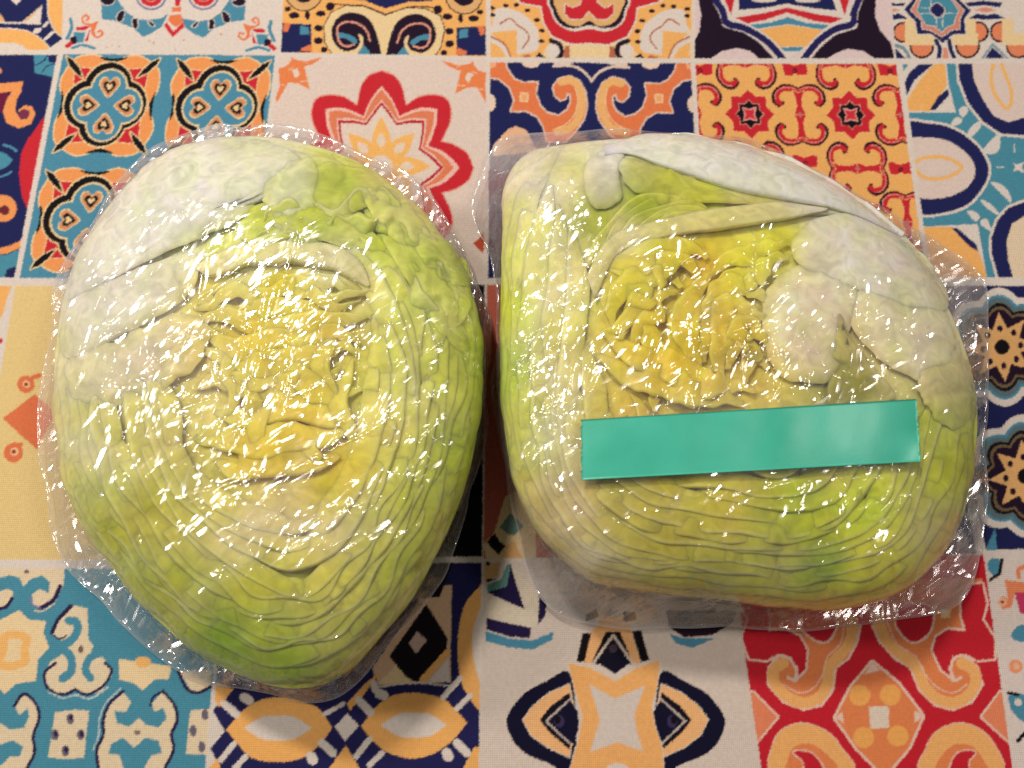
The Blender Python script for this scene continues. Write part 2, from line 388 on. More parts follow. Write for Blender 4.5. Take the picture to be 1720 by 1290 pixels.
# --- second row, red flower on white
tile([(470, 96), (817, 100), (812, 467), (424, 467)], (228, 212, 198)); frame(450, 90, 830, 1442)
def eight(quad):
    right = np.vstack([spline(s, 6, False) for s in quad])
    lower = np.stack([right[::-1, 0] + 6, 1446 - right[::-1, 1]], 1)
    half = np.vstack([right, lower]); left = np.stack([1448 - half[::-1, 0], half[::-1, 1]], 1)
    return np.vstack([half, left])
for quad, c in (([[(724, 104), (800, 132), (856, 205), (884, 322)], [(884, 322), (960, 272), (1050, 258), (1136, 278), (1172, 350), (1166, 440), (1110, 556)], [(1110, 556), (1190, 578), (1276, 636), (1312, 722)]], PINK),
                ([[(724, 112), (800, 140), (850, 205), (880, 330)], [(880, 330), (960, 280), (1050, 266), (1130, 285), (1164, 350), (1158, 440), (1102, 560)], [(1102, 560), (1190, 585), (1270, 640), (1305, 722)]], RED),
                ([[(724, 206), (790, 290), (838, 398)], [(838, 398), (930, 358), (1000, 344), (1080, 354)], [(1080, 354), (1075, 440), (1050, 520), (1022, 588)], [(1022, 588), (1110, 620), (1172, 670), (1216, 722)]], (240, 196, 180)),
                ([[(724, 228), (788, 310), (834, 414)], [(834, 414), (930, 376), (1000, 364), (1060, 372)], [(1060, 372), (1054, 440), (1030, 520), (1000, 594)], [(1000, 594), (1090, 634), (1140, 676), (1182, 722)]], (226, 132, 92)),
                ([[(724, 294), (776, 360), (826, 430)], [(826, 430), (920, 412), (1010, 414)], [(1010, 414), (1004, 500), (984, 598)], [(984, 598), (1060, 650), (1122, 722)]], (240, 200, 186)),
                ([[(724, 306), (772, 368), (824, 442)], [(824, 442), (920, 424), (1000, 426)], [(1000, 426), (994, 510), (975, 603)], [(975, 603), (1050, 656), (1114, 722)]], (190, 40, 52)),
                ([[(724, 330), (770, 390), (818, 456)], [(818, 456), (910, 444), (984, 446)], [(984, 446), (978, 520), (960, 612)], [(960, 612), (1030, 664), (1090, 722)]], (230, 214, 198))):
    draw(eight(quad), c)
for k in range(8):
    a = k * math.pi / 4; L = 318 if k % 2 == 0 else 300; u = np.array([math.sin(a), -math.cos(a)]); v = np.array([u[1], -u[0]]); c = np.array([722, 718])
    def lens(r0, r1, w): return [tuple(c + u * (r0 + (r1 - r0) * t) + v * s * w * math.sin(math.pi * t ** .8)) for s, ts in ((1, (0, .2, .4, .6, .8, 1)), (-1, (.8, .6, .4, .2))) for t in ts]
    draw(lens(40, L, 62), (246, 190, 108))
for k in range(8):
    a = k * math.pi / 4; u = np.array([math.sin(a), -math.cos(a)]); v = np.array([u[1], -u[0]]); c = np.array([722, 718])
    draw([tuple(c + u * r + v * w) for r, w in ((120, 0), (150, 26), (170, 28), (212, 0), (170, -28), (150, -26))], (234, 214, 190), 'b')
disc(722, 718, 70, (230, 214, 198))
def corner(mx, dx, dy):
    q = np.array([(145, 20), (185, 42), (240, 50), (355, 18), (300, 60), (232, 85), (266, 228), (190, 190), (130, 185), (60, 308), (48, 290), (76, 200), (68, 95), (120, 80), (150, 42)], float)
    h = np.array([(150, 105), (185, 95), (205, 130), (180, 160)], float)
    ls = [np.array(s, float) for s in ([(90, 200), (120, 205)], [(240, 55), (255, 62)], [(130, 100), (160, 90)], [(205, 180), (250, 175)])]
    for A, c in ((q, (236, 136, 80)), (h, (232, 214, 196))):
        A = A.copy()
        if mx: A[:, 0] = 1440 - A[:, 0]
        draw(A + (dx, dy), c)
    for s in ls:
        s = s.copy()
        if mx: s[:, 0] = 1440 - s[:, 0]
        line(s + (dx, dy), 6, (238, 200, 170), 'p')
corner(False, 0, 0); corner(True, 20, 26)
draw([(1378, 1125), (1392, 1180), (1370, 1275), (1305, 1210), (1345, 1180)], (190, 80, 50))
draw([(30, 1200), (100, 1220), (60, 1290), (-20, 1270)], CORAL)

# --- second row, navy swirls
tile([(823, 105), (1160, 106), (1180, 467), (820, 467)], NAVY); frame(815, 95, 1175, 1720)
for k in (0, 1):
    M = (lambda p: p) if not k else (lambda p: [(1706 - x + (y - 300) * .03, y + 10) for x, y in p])
    R = [(20, 95), (80, 84), (88, 40), (160, 36), (172, 100), (230, 180), (300, 212), (418, 210), (402, 300), (440, 400), (500, 455), (590, 478), (660, 430), (690, 370), (688, 305), (655, 290), (645, 335), (605, 350), (560, 310), (548, 240), (595, 180), (680, 160), (755, 200), (802, 290), (815, 400), (790, 500), (720, 600), (640, 680), (500, 680), (470, 560), (420, 480), (330, 432), (208, 438), (236, 350), (200, 250), (120, 180), (20, 162)]
    draw(M(R), CORAL, 'p', (228, 206, 190), 26)
    line(M([(612, 205), (680, 190), (745, 235), (778, 350), (762, 460), (700, 560), (580, 610)]), 62, (240, 186, 118))
    line(M([(725, 250), (742, 360), (720, 460), (650, 540), (540, 590)]), 9, (246, 206, 160))
    draw(M([(280, 285), (350, 290), (345, 368), (278, 362)]), (246, 206, 160)); draw(M([(292, 298), (338, 300), (334, 355), (290, 350)]), (240, 176, 116))
    draw(M([(30, 45), (90, 45), (80, 90), (30, 95)]), (246, 176, 130))
    line(M([(548, 78), (690, 74), (790, 120), (852, 190)]), 20, (228, 206, 190))
    P_ = M([(370, 45), (38, 372)]); disc(*P_[0], 74, (236, 212, 190), 46); disc(*P_[1], 46, (236, 212, 190), 70)
draw([(550, 40), (1140, 40), (1140, 84), (990, 62), (700, 58), (550, 78)], (228, 206, 190)); draw([(690, 48), (1000, 48), (920, 90), (852, 150), (790, 95)], NAVY)
draw([(60, 715), (180, 585), (250, 558), (330, 590), (420, 760), (60, 800)], (236, 190, 150))

# --- second row, red scrolls on amber
tile([(1168, 107), (1505, 107), (1556, 467), (1188, 467)], AMBER); frame(1160, 95, 1560, 1612)
def place(P, cx, cy, rot=False, k=1.0):
    P = np.asarray(P, float)
    if rot: P = np.stack([P[:, 1] * .98, P[:, 0] * 1.0], 1)
    return np.stack([cx + P[:, 0] * k + P[:, 1] * .085, cy + P[:, 1] * k], 1)
def scroll4(cx, cy, rot=False):
    for sx in (1, -1):
        for sy in (1, -1):
            S = lambda p: place(np.asarray(p, float) * (sx, sy), cx, cy, rot)
            outer = [(-2, -172), (-60, -196), (-118, -190), (-160, -150), (-170, -100), (-140, -66), (-112, -82)]
            line(S(outer), 26, INK)
            line(S([(0, -158), (-58, -178), (-112, -172), (-142, -138), (-146, -100), (-130, -80)]), 34, RED)
            line(S([(-8, -172), (-60, -186), (-115, -180), (-154, -145), (-158, -108)]), 6, PINK)
    for sy in (1, -1):
        draw(place(np.array([(-40, -165), (0, -150), (40, -165), (22, -120), (16, -60), (38, 0), (-38, 0), (-16, -60), (-22, -120)]) * (1, sy), cx, cy, rot), RED, 'p', (248, 200, 130), 8)
    draw(place([(0, -24), (16, 0), (0, 24), (-16, 0)], cx, cy, rot), (196, 120, 110))
for p in ((742, 395, False), (40, 388, False), (1420, 395, False), (370, 40, True), (1045, 45, True), (1132, 758, True), (440, 752, True), (790, 1105, False), (1470, 1120, False)): scroll4(*p)
for cx, cy in ((400, 390), (1085, 395), (470, 1110), (1165, 1120)):
    def star8(r0, r1, ph=0): return place([((r0 if i % 2 == 0 else r1) * math.sin(i * math.pi / 8 + ph), -(r0 if i % 2 == 0 else r1) * math.cos(i * math.pi / 8 + ph)) for i in range(16)], cx, cy)
    draw(star8(168, 128), RED, 'p', (248, 200, 130), 9); draw(star8(100, 76), (240, 170, 150)); draw(star8(94, 72), BLACK)
    def star4(r0, r1): return place([((r0 if i % 2 == 0 else r1) * math.sin(i * math.pi / 4 + math.pi / 4), -(r0 if i % 2 == 0 else r1) * math.cos(i * math.pi / 4 + math.pi / 4)) for i in range(8)], cx, cy)
    draw(star4(70, 34), (244, 176, 164)); draw(star4(56, 26), (214, 50, 66))
for cx, cy in ((705, 82), (775, 705), (1422, 752), (65, 82), (1350, 85)):
    draw(place([(-85, -35), (-60, -40), (0, -20), (60, -40), (85, -30), (80, 40), (20, 45), (0, 30), (-20, 45), (-72, 45)], cx, cy), RED, 'p', (248, 200, 130), 8); disc(cx, cy + 15, 16, INK); disc(cx, cy + 15, 7, RED)

# --- second row, blue ovals
tile([(1516, 108), (1725, 106), (1725, 466), (1566, 466), (1550, 370)], TEAL2); frame(1500, 95, 1720, 728)
draw([(40, 40), (298, 36), (308, 150), (350, 312), (70, 312)], CREAM)
draw([(290, 38), (300, 160), (205, 304), (66, 300), (62, 262), (150, 130), (225, 42)], AMBER); draw([(140, 44), (225, 42), (120, 130), (62, 245), (48, 180), (90, 90)], NAVY, 'p', CREAM, 8)
draw([(305, 178), (312, 215), (235, 298), (203, 298), (250, 225)], NAVY); draw([(30, 40), (90, 40), (38, 105)], TEAL)
draw([(160, 945), (470, 930), (500, 1100), (525, 1250), (190, 1250)], CREAM); draw([(160, 945), (325, 945), (480, 1095), (512, 1180), (522, 1250), (190, 1250)], AMBER)
draw([(322, 950), (360, 955), (465, 1048), (472, 1085), (420, 1050)], NAVY)
draw([(60, 388), (200, 372), (330, 400), (450, 480), (520, 580), (528, 660), (480, 755), (400, 830), (280, 868), (140, 866), (60, 700)], NAVY, 'b', CREAM, 30)
draw([(60, 472), (200, 450), (320, 475), (420, 550), (456, 620), (440, 692), (380, 750), (270, 786), (130, 776), (60, 650)], (226, 208, 196), 'b')
line([(118, 605), (170, 565), (290, 562), (380, 616), (290, 674), (175, 672)], 20, (244, 190, 110), closed=True)
draw([(360, 0), (370, 130), (420, 260), (500, 360), (600, 428), (760, 440), (760, 0)], NAVY, 'p', CREAM, 30); draw([(435, 0), (450, 130), (500, 240), (560, 330), (640, 366), (760, 330), (760, 0)], (226, 208, 196))
line([(562, 36), (545, 110), (562, 200), (622, 284), (655, 262), (655, 180), (620, 90), (600, 36)], 20, (244, 190, 110))
draw([(760, 795), (640, 842), (580, 912), (546, 1010), (550, 1100), (592, 1250), (760, 1260)], NAVY, 'p', CREAM, 30); draw([(760, 866), (660, 932), (630, 1030), (640, 1130), (674, 1250), (760, 1250)], (232, 212, 180))
for q in ([(363, 300), (400, 273), (417, 300), (390, 338)], [(323, 378), (345, 338), (382, 345), (376, 370), (340, 385)], [(412, 435), (440, 385), (488, 358), (482, 400), (430, 452)], [(497, 532), (540, 470), (592, 430), (592, 510), (560, 540)],
          [(413, 860), (450, 858), (482, 890), (460, 917), (430, 890)], [(483, 922), (520, 903), (547, 968), (510, 952)], [(488, 795), (540, 818), (592, 877), (560, 870), (510, 830)], [(542, 700), (600, 710), (647, 760), (657, 812), (620, 780), (580, 740)]): draw(q, (222, 216, 206), 'b')
draw([(665, 590), (690, 600), (728, 585), (715, 615), (728, 645), (692, 632), (665, 640), (680, 615)], CREAM); line([(578, 616), (614, 616)], 8, CREAM, 'p'); line([(676, 490), (676, 530)], 8, CREAM, 'p')

# --- third row
tile([(-60, 480), (22, 480), (-30, 940), (-60, 940)], CREAM); frame(0, 460, 140, 361)
draw([(-20, 50), (50, 50), (10, 180), (-20, 230)], AMBER); disc(0, 290, 12, RED)
FR[:] = [0, 0, 1]
tile([(26, 480), (418, 480), (374, 940), (-52, 940)], (232, 206, 140)); frame(0, 460, 140, 361)
draw([(26, 60), (60, 60), (30, 200), (0, 320), (-10, 300)], CREAM)
C2 = (226, 122, 78)
disc(112, 478, 38, C2); disc(114, 478, 16, (240, 200, 150)); disc(114, 478, 9, (160, 40, 36)); disc(58, 775, 42, C2); disc(62, 770, 18, (240, 200, 150)); disc(60, 770, 10, (160, 40, 36))
draw([(12, 625), (60, 590), (150, 520), (240, 600), (160, 760), (80, 690)], C2); line([(140, 450), (170, 440)], 20, C2); line([(90, 740), (60, 740)], 20, C2)
FR[:] = [0, 0, 1]
tile([(426, 480), (814, 478), (810, 935), (382, 938)], BLACK)
fill_px(np.array([(450, 500), (780, 500), (700, 760), (420, 900)], float), AMBER)
tile([(818, 478), (1185, 478), (1232, 935), (812, 938)], (196, 104, 84)); frame(740, 760, 900, 1032)
draw([(700, 480), (1032, 300), (1032, 1200), (500, 1160), (460, 1000), (580, 870)], SAND)
draw([(640, 810), (760, 650), (900, 800), (800, 900), (720, 880)], (110, 140, 130)); draw([(495, 970), (590, 872), (640, 960), (702, 1010), (632, 1112), (560, 1040)], BLACK)
draw([(700, 1010), (800, 960), (900, 1160), (660, 1140)], TAN)
FR[:] = [0, 0, 1]
tile([(1192, 478), (1556, 476), (1640, 930), (1240, 935)], NAVY)
tile([(1562, 480), (1725, 480), (1725, 922), (1656, 924)], (30, 34, 84))
def bloom(cx, cy, s):
    a = np.linspace(0, 2 * math.pi, 96, endpoint=False)
    for r, d, c in ((96, 10, CREAM), (84, 10, TEAL), (78, 11, (96, 116, 120)), (70, 10, BLACK), (64, 10, (120, 100, 70)), (60, 9, INK)):
        rr = (r + d * np.abs(np.cos(4 * a + .3)) * 1.4 - 8) * s
        fill_px(np.stack([cx + rr * np.cos(a), cy + rr * np.sin(a)], 1), c)
    st = np.array([(( 60 if i % 2 == 0 else 33) * math.sin(i * math.pi / 8 + .1), (60 if i % 2 == 0 else 33) * math.cos(i * math.pi / 8 + .1)) for i in range(16)]) * s
    fill_px(st + (cx, cy), (232, 180, 116))
    for i in range(8):
        b = i * math.pi / 4 + .1; fill_px(np.array([(cx + s * (32 * math.sin(b) + 5 * math.sin(t)), cy + s * (32 * math.cos(b) + 6 * math.cos(t))) for t in np.linspace(0, 6, 8)]), INK)
    fill_px(np.stack([cx + 13 * s * np.cos(a), cy + 13 * s * np.sin(a)], 1), BLACK)
bloom(1683, 583, .98); bloom(1722, 800, 1.02)
fill_px(np.array([(1655, 925), (1672, 885), (1674, 925)], float), TEAL)

# --- bottom row, teal scrolls
tile([(-130, 955), (372, 955), (344, 1300), (-130, 1300)], TEAL2); frame(0, 940, 370, 1364)
CRM = (232, 214, 178); DK = (44, 32, 74)
draw([(-20, 40), (400, 20), (395, 150), (350, 250), (270, 305), (205, 285), (200, 215), (245, 180), (300, 208), (310, 140), (262, 98), (190, 120), (145, 165), (122, 112), (60, 95), (-20, 120)], CRM)
line([(372, 165), (330, 250), (250, 300)], 26, DK); line([(250, 300), (200, 275), (190, 230)], 12, MAUVE); line([(215, 318), (270, 315), (340, 270)], 8, CRM)
draw([(-20, 215), (50, 183), (82, 220), (50, 290), (-20, 300)], CRM, 'b'); line([(75, 240), (40, 290), (-10, 306)], 22, DK)
disc(165, 75, 16, (120, 100, 100), 11)
draw([(-20, 385), (120, 312), (180, 372), (285, 382), (268, 450), (305, 545), (235, 620), (222, 750), (100, 770), (28, 832), (-20, 780)], (240, 216, 168))
line([(-10, 640), (20, 560), (30, 480), (100, 465), (165, 490), (150, 560), (155, 630), (70, 660), (0, 650)], 52, (246, 192, 116), closed=True)
draw([(445, 280), (340, 410), (330, 470), (380, 500), (425, 560), (310, 635), (268, 720), (320, 815), (400, 845), (465, 803), (540, 845), (630, 815), (694, 720), (665, 640), (600, 570), (548, 490), (540, 300)], CRM, 'p')
line([(425, 378), (470, 385), (480, 440), (440, 500), (390, 530)], 52, TEAL2); line([(400, 560), (440, 610), (440, 690), (390, 735)], 52, TEAL2); line([(620, 575), (555, 610), (530, 680), (560, 735)], 48, TEAL2); line([(590, 560), (660, 580), (715, 660)], 46, TEAL2)
line([(440, 288), (365, 365), (322, 450)], 26, DK); line([(330, 470), (370, 492), (410, 470)], 12, DK)
line([(345, 640), (278, 700), (295, 795), (390, 835), (465, 803)], 18, DK); line([(465, 803), (540, 835), (640, 780), (690, 690), (650, 640)], 18, DK); line([(300, 820), (390, 858), (466, 838), (560, 860), (670, 790)], 9, (200, 214, 210))
disc(500, 556, 17, (120, 104, 96), 24)
draw([(340, 945), (455, 930), (552, 936), (535, 1080), (520, 1226), (400, 1235), (298, 1225), (320, 1080)], CRM)
for x, y in ((435, 985), (340, 1085), (500, 1085), (405, 1185)): disc(x, y, 24, (112, 104, 118), 34); disc(x + 6, y - 8, 13, DK, 20)
draw([(762, 818), (680, 900), (640, 990), (650, 1085), (600, 1180), (620, 1310), (1010, 1310), (1075, 1200), (1062, 1080), (1094, 980), (1072, 880), (1010, 816), (940, 890), (960, 942), (1012, 918), (1032, 980), (980, 1040), (900, 1022), (860, 980), (800, 1035), (725, 1012), (705, 935), (780, 945), (812, 885)], CRM)
draw([(672, 1200), (690, 1140), (760, 1102), (830, 1165), (900, 1102), (980, 1120), (1004, 1195), (940, 1212), (880, 1310), (770, 1310), (740, 1210)], TEAL2)
line([(765, 815), (680, 890), (640, 990), (640, 1085), (600, 1180), (612, 1310)], 20, DK); line([(1010, 816), (1080, 900), (1096, 1000), (1062, 1080), (1074, 1180), (1010, 1310)], 20, DK); line([(930, 900), (950, 850), (1010, 815)], 14, DK); line([(745, 800), (655, 890), (614, 990), (612, 1085), (575, 1180)], 8, (200, 214, 210))
disc(850, 1070, 20, (140, 118, 108), 16)
draw([(92, 910), (150, 836), (214, 890), (238, 980), (200, 1090), (205, 1200), (150, 1310), (-20, 1310), (-20, 1000), (60, 1052), (150, 1042), (180, 970), (172, 918), (120, 962)], CRM)
draw([(-20, 1150), (80, 1118), (145, 1160), (122, 1222), (60, 1220), (-20, 1300)], TEAL2); line([(88, 905), (150, 832), (220, 890), (243, 980), (206, 1090), (212, 1200), (155, 1310)], 20, DK)
draw([(738, 615), (1062, 660), (1045, 742), (960, 742), (882, 812), (830, 765), (738, 742)], (240, 216, 168)); disc(885, 635, 50, (246, 192, 116), 36)
draw([(1110, 690), (1190, 826), (1310, 795), (1310, 680)], CRM); line([(1105, 690), (1150, 790), (1220, 825), (1310, 785)], 20, DK)
draw([(1180, 932), (1400, 915), (1400, 1210), (1150, 1205)], CRM)
for x, y in ((1270, 960), (1195, 1060), (1250, 1160)): disc(x, y, 22, (112, 104, 118), 34)

# --- bottom row, navy and amber lenses
FR[:] = [0, 0, 1]
tile([(380, 948), (809, 945), (804, 1300), (350, 1300)], (34, 34, 84)); frame(340, 1000, 830, 1720)
draw([(-10, 480), (160, 540), (62, 680), (132, 800), (46, 905), (110, 1030), (-10, 1030)], CREAM); draw([(78, 528), (185, 548), (100, 660), (72, 620)], AMBER); draw([(90, 960), (110, 1030), (20, 1030)], AMBER)
draw([(1000, 430), (1340, -60), (1470, -60), (1462, 512), (1040, 532)], (222, 186, 150))
draw([(1040, 520), (1150, 400), (1230, 520)], SAND); draw([(1320, 50), (1395, 170), (1445, 250), (1442, 340), (1300, 500), (1255, 515), (1200, 480), (1100, 360)], BLACK); draw([(1265, 212), (1324, 265), (1260, 343), (1218, 280)], (206, 176, 160)); line([(1300, 495), (1445, 335)], 36, AMBER, 'p'); draw([(1452, 370), (1458, 512), (1330, 508)], CREAM)
draw([(1140, -200), (1480, -200), (1400, 10), (1260, 20)], BLACK)
draw([(1640, -60), (1545, 60), (1506, 250), (1515, 460), (1560, 580), (1660, 640), (1660, -60)], AMBER, 'b'); draw([(1680, 40), (1605, 170), (1590, 310), (1625, 480), (1680, 570)], CREAM, 'b')
draw([(940, 600), (1060, 440), (960, 520), (850, 640), (870, 680)], AMBER); line([(1040, 540), (1250, 515), (1460, 535)], 10, CREAM)
for pts in ([[(138, 790), (250, 670), (360, 612), (480, 600), (600, 630), (690, 672), (766, 780)], [(766, 780), (690, 882), (580, 962), (430, 982), (280, 950), (138, 790)]],
            [[(935, 772), (1020, 660), (1120, 592), (1250, 575), (1400, 602), (1480, 662), (1560, 750)], [(1560, 750), (1480, 850), (1370, 930), (1240, 962), (1100, 930), (1000, 850), (935, 772)]]): draw(pts, (246, 184, 104), 's')
def lens_px(cx, cy, rx, ry): return [[(cx - rx, cy), (cx - rx * .5, cy - ry * .85), (cx, cy - ry), (cx + rx * .5, cy - ry * .85), (cx + rx, cy)], [(cx + rx, cy), (cx + rx * .5, cy + ry * .85), (cx, cy + ry), (cx - rx * .5, cy + ry * .85), (cx - rx, cy)]]
draw(lens_px(445, 782, 200, 74), CREAM, 's'); draw(lens_px(1245, 765, 195, 74), CREAM, 's')
draw([(855, 695), (922, 770), (840, 862), (780, 775)], CREAM)
for a, b, w in (((130, 640), (200, 700), 48), ((245, 600), (275, 620), 52), ((110, 970), (185, 875), 34), ((190, 1020), (255, 950), 34), ((705, 870), (770, 930), 48), ((640, 950), (650, 970), 60), ((905, 950), (985, 850), 36), ((985, 1000), (1060, 930), 34), ((925, 620), (990, 690), 48),
                ((1010, 520), (1020, 560), 40), ((1045, 580), (1070, 590), 56), ((1420, 600), (1520, 490), 34), ((1500, 670), (1580, 590), 32), ((1500, 870), (1560, 930), 48), ((1440, 930), (1450, 950), 60), ((720, 700), (830, 640), 26)): line([a, b], w, CREAM, 'p')
draw([(845, 885), (932, 1030), (738, 1030)], AMBER); draw([(1600, 900), (1660, 880), (1660, 1030), (1530, 1030)], AMBER)

# --- bottom row, star on white
FR[:] = [0, 0, 1]
tile([(814, 943), (1240, 940), (1278, 1300), (804, 1300)], (222, 208, 194)); frame(800, 930, 1270, 1684)
draw([(20, 60), (140, 50), (135, 135), (60, 150), (40, 230)], TAN); disc(70, 60, 14, INK); draw([(60, 150), (120, 150), (60, 180)], BLACK); draw([(60, 190), (150, 155), (185, 60), (205, 60), (185, 200), (70, 232)], (100, 150, 140))
draw([(65, 232), (185, 195), (206, 60), (240, 180), (292, 335), (170, 282)], (36, 26, 70))
draw([(205, 60), (330, 200), (382, 260), (370, 430), (330, 450), (65, 385), (60, 240), (170, 282), (292, 335)], (228, 216, 192)); draw([(65, 232), (185, 195), (206, 60), (240, 180), (292, 335), (170, 282)], (36, 26, 70))
draw([(62, 385), (200, 420), (330, 445), (322, 508), (200, 500), (62, 458)], (36, 26, 70)); draw([(380, 240), (424, 300), (416, 372), (370, 430)], (36, 26, 70))
draw([(52, 465), (200, 510), (340, 522), (465, 470), (456, 520), (340, 577), (200, 565), (52, 525)], TEAL)
draw([(1140, 340), (1570, 340), (1540, 420), (1420, 490), (1250, 505), (1160, 440)], (40, 22, 40)); draw([(1160, 480), (1250, 510), (1442, 508), (1300, 567), (1200, 540)], TEAL)
for k in (0, 1):
    M = dict(mir=None); T_ = (lambda p: p) if not k else (lambda p: [(1678 - x + (y - 1000) * .02, y) for x, y in p])
    draw(T_([(560, 715), (420, 768), (290, 840), (200, 950), (182, 1030), (220, 1125), (300, 1205), (420, 1255), (580, 1300), (600, 1000)]), (16, 16, 44), 'b')
    draw(T_([(560, 785), (440, 838), (340, 918), (282, 1000), (330, 1092), (430, 1165), (560, 1225), (600, 1000)]), (246, 190, 130), 'p', CREAM, 10)
    draw(T_([(560, 835), (450, 915), (382, 1000), (440, 1075), (560, 1180), (600, 1000)]), (20, 14, 32)); line(T_([(570, 870), (420, 1008), (560, 1140)]), 12, (200, 186, 176), 'p')
    draw(T_([(566, 885), (612, 950), (618, 1050), (580, 1145), (440, 1010)]), (16, 16, 44), 'p'); disc(*T_([(500, 1010)])[0], 30, (60, 50, 90), 38); disc(*T_([(490, 1000)])[0], 18, BLACK, 26)
draw([(640, 480), (692, 474), (662, 652), (603, 650)], BLACK); draw([(690, 480), (760, 380), (900, 380), (935, 470), (990, 660), (650, 660)], (240, 184, 124)); draw([(780, 470), (866, 470), (945, 665), (690, 665)], (24, 16, 24)); draw([(938, 468), (992, 460), (1042, 640), (990, 652)], BLACK)
draw([(660, 370), (720, 330), (740, 380), (660, 410)], BLACK); draw([(880, 350), (960, 350), (960, 400), (890, 410)], BLACK)
line([(700, 665), (824, 490), (942, 660)], 16, (210, 196, 180), 'p'); draw([(824, 540), (922, 660), (836, 724), (734, 660)], (16, 14, 34)); disc(824, 570, 26, (70, 56, 70))
draw([(552, 658), (690, 688), (838, 768), (960, 688), (1104, 638), (1088, 800), (1056, 920), (1075, 1040), (1118, 1160), (1130, 1310), (560, 1310), (612, 1130), (640, 980), (590, 800)], (246, 184, 112), 'p', CREAM, 10)
draw([(680, 785), (835, 872), (1015, 795), (950, 970), (965, 1060), (1005, 1190), (850, 1135), (685, 1195), (745, 1000)], (222, 210, 198)); disc(850, 1300, 70, CREAM, 40)

# --- bottom row, red scroll tile
FR[:] = [0, 0, 1]
tile([(1236, 940), (1652, 932), (1702, 1300), (1280, 1300), (1252, 1104), (1248, 1072)], (204, 36, 50)); frame(1240, 920, 1720, 1674)
RR = (204, 36, 50); LO = (246, 184, 112); LC = (234, 138, 84); PK = (240, 206, 186)
for k in (0, 1):
    T_ = (lambda p: p) if not k else (lambda p: [(2 * (808 + .135 * (y - 880)) - x + (12 if y > 600 else 0), y) for x, y in p])
    draw(T_([(785, 455), (830, 550), (920, 650), (1010, 702), (1060, 832), (1150, 922), (1260, 947), (1370, 902), (1432, 800), (1402, 700), (1330, 640), (1440, 560), (1430, 180), (900, 180)]), LC)
    line(T_([(785, 455), (830, 550), (920, 650), (1010, 702), (1060, 832), (1150, 922), (1260, 947), (1370, 902), (1432, 800), (1402, 700), (1330, 640)]), 16, PK, 'p')
    line(T_([(820, 430), (880, 560), (990, 650), (1052, 710), (1085, 800), (1160, 880), (1260, 908), (1350, 862), (1392, 780), (1370, 712), (1310, 675)]), 66, LO)
    line(T_([(870, 430), (930, 560), (1040, 640), (1095, 740), (1170, 820), (1260, 850), (1340, 800)]), 7, PK)
    draw(T_([(1138, 600), (1160, 520), (1230, 478), (1332, 488), (1308, 400), (1308, 290), (1358, 218), (1430, 210), (1455, 330), (1430, 420), (1500, 530), (1500, 650), (1400, 660), (1330, 622), (1255, 640), (1232, 715), (1262, 770), (1190, 712)]), RR, 'p', PK, 26)
    draw(T_([(925, 430), (960, 330), (1125, 350), (1132, 460), (1080, 532), (1010, 547), (950, 490)]), RR, 'b', PK, 26)
    line(T_([(1248, 700), (1262, 655), (1310, 630), (1370, 660)]), 14, PK); line(T_([(1240, 700), (1260, 775), (1305, 760)]), 18, PK)
    draw(T_([(1185, 362), (1245, 366), (1240, 412), (1185, 410)]), (250, 214, 160))
    draw(T_([(1085, 1310), (1100, 1180), (1160, 1080), (1290, 1028), (1420, 1068), (1502, 1160), (1530, 1310)]), LO, 'b', PK, 12)
    draw(T_([(1170, 1320), (1190, 1220), (1280, 1148), (1380, 1170), (1440, 1250), (1450, 1320)]), LC, 'b'); draw(T_([(1240, 1320), (1270, 1220), (1330, 1190), (1390, 1200), (1350, 1250), (1345, 1320)]), RR, 'b', PK, 16)
    draw(T_([(1428, 990), (1535, 845), (1600, 860), (1640, 1160), (1592, 1140)]), (236, 140, 100), 'p', PK, 24)
draw([(785, 670), (940, 800), (1080, 985), (1000, 1170), (890, 1300), (820, 1300), (700, 1180), (570, 995), (660, 820)], LC, 'p', PK, 30)
for x, y in ((712, 865), (892, 862), (735, 1112), (935, 1102)): disc(x, y, 62, (246, 178, 96))
draw([(785, 670), (830, 720), (740, 740)], PK); draw([(765, 930), (880, 928), (885, 1055), (775, 1062)], (232, 216, 196))
draw([(570, 995), (610, 960), (620, 1030)], PK); draw([(1080, 985), (1035, 950), (1030, 1030)], PK)
# --- bottom row, white floral at the edge
FR[:] = [0, 0, 1]
tile([(1657, 938), (1725, 938), (1725, 1300), (1705, 1300)], (226, 214, 204)); frame(1240, 920, 1720, 1674)
draw([(1448, 112), (1480, 60), (1532, 64), (1532, 150), (1490, 160)], TEAL); line([(1546, 60), (1532, 150), (1468, 192)], 20, BLACK, 'p')
draw([(1560, 188), (1690, 205), (1690, 262), (1622, 262), (1602, 345), (1550, 362), (1518, 320), (1545, 282), (1580, 296)], (234, 140, 96)); disc(1548, 318, 26, (246, 180, 140)); disc(1548, 318, 9, INK); line([(1680, 110), (1640, 130), (1645, 172)], 26, (234, 140, 96))
draw([(1618, 262), (1690, 262), (1690, 400), (1650, 380)], (200, 60, 100)); draw([(1598, 512), (1640, 456), (1700, 460), (1700, 545), (1630, 547)], TEAL, 'b'); disc(1625, 695, 40, (240, 156, 110)); disc(1630, 695, 20, (244, 190, 150))
draw([(1578, 872), (1620, 850), (1700, 862), (1700, 1040), (1640, 1000), (1598, 950)], TEAL); line([(1580, 850), (1640, 860)], 18, BLACK); line([(1690, 1070), (1640, 1130)], 22, BLACK); disc(1640, 905, 22, CREAM)
clip(None)

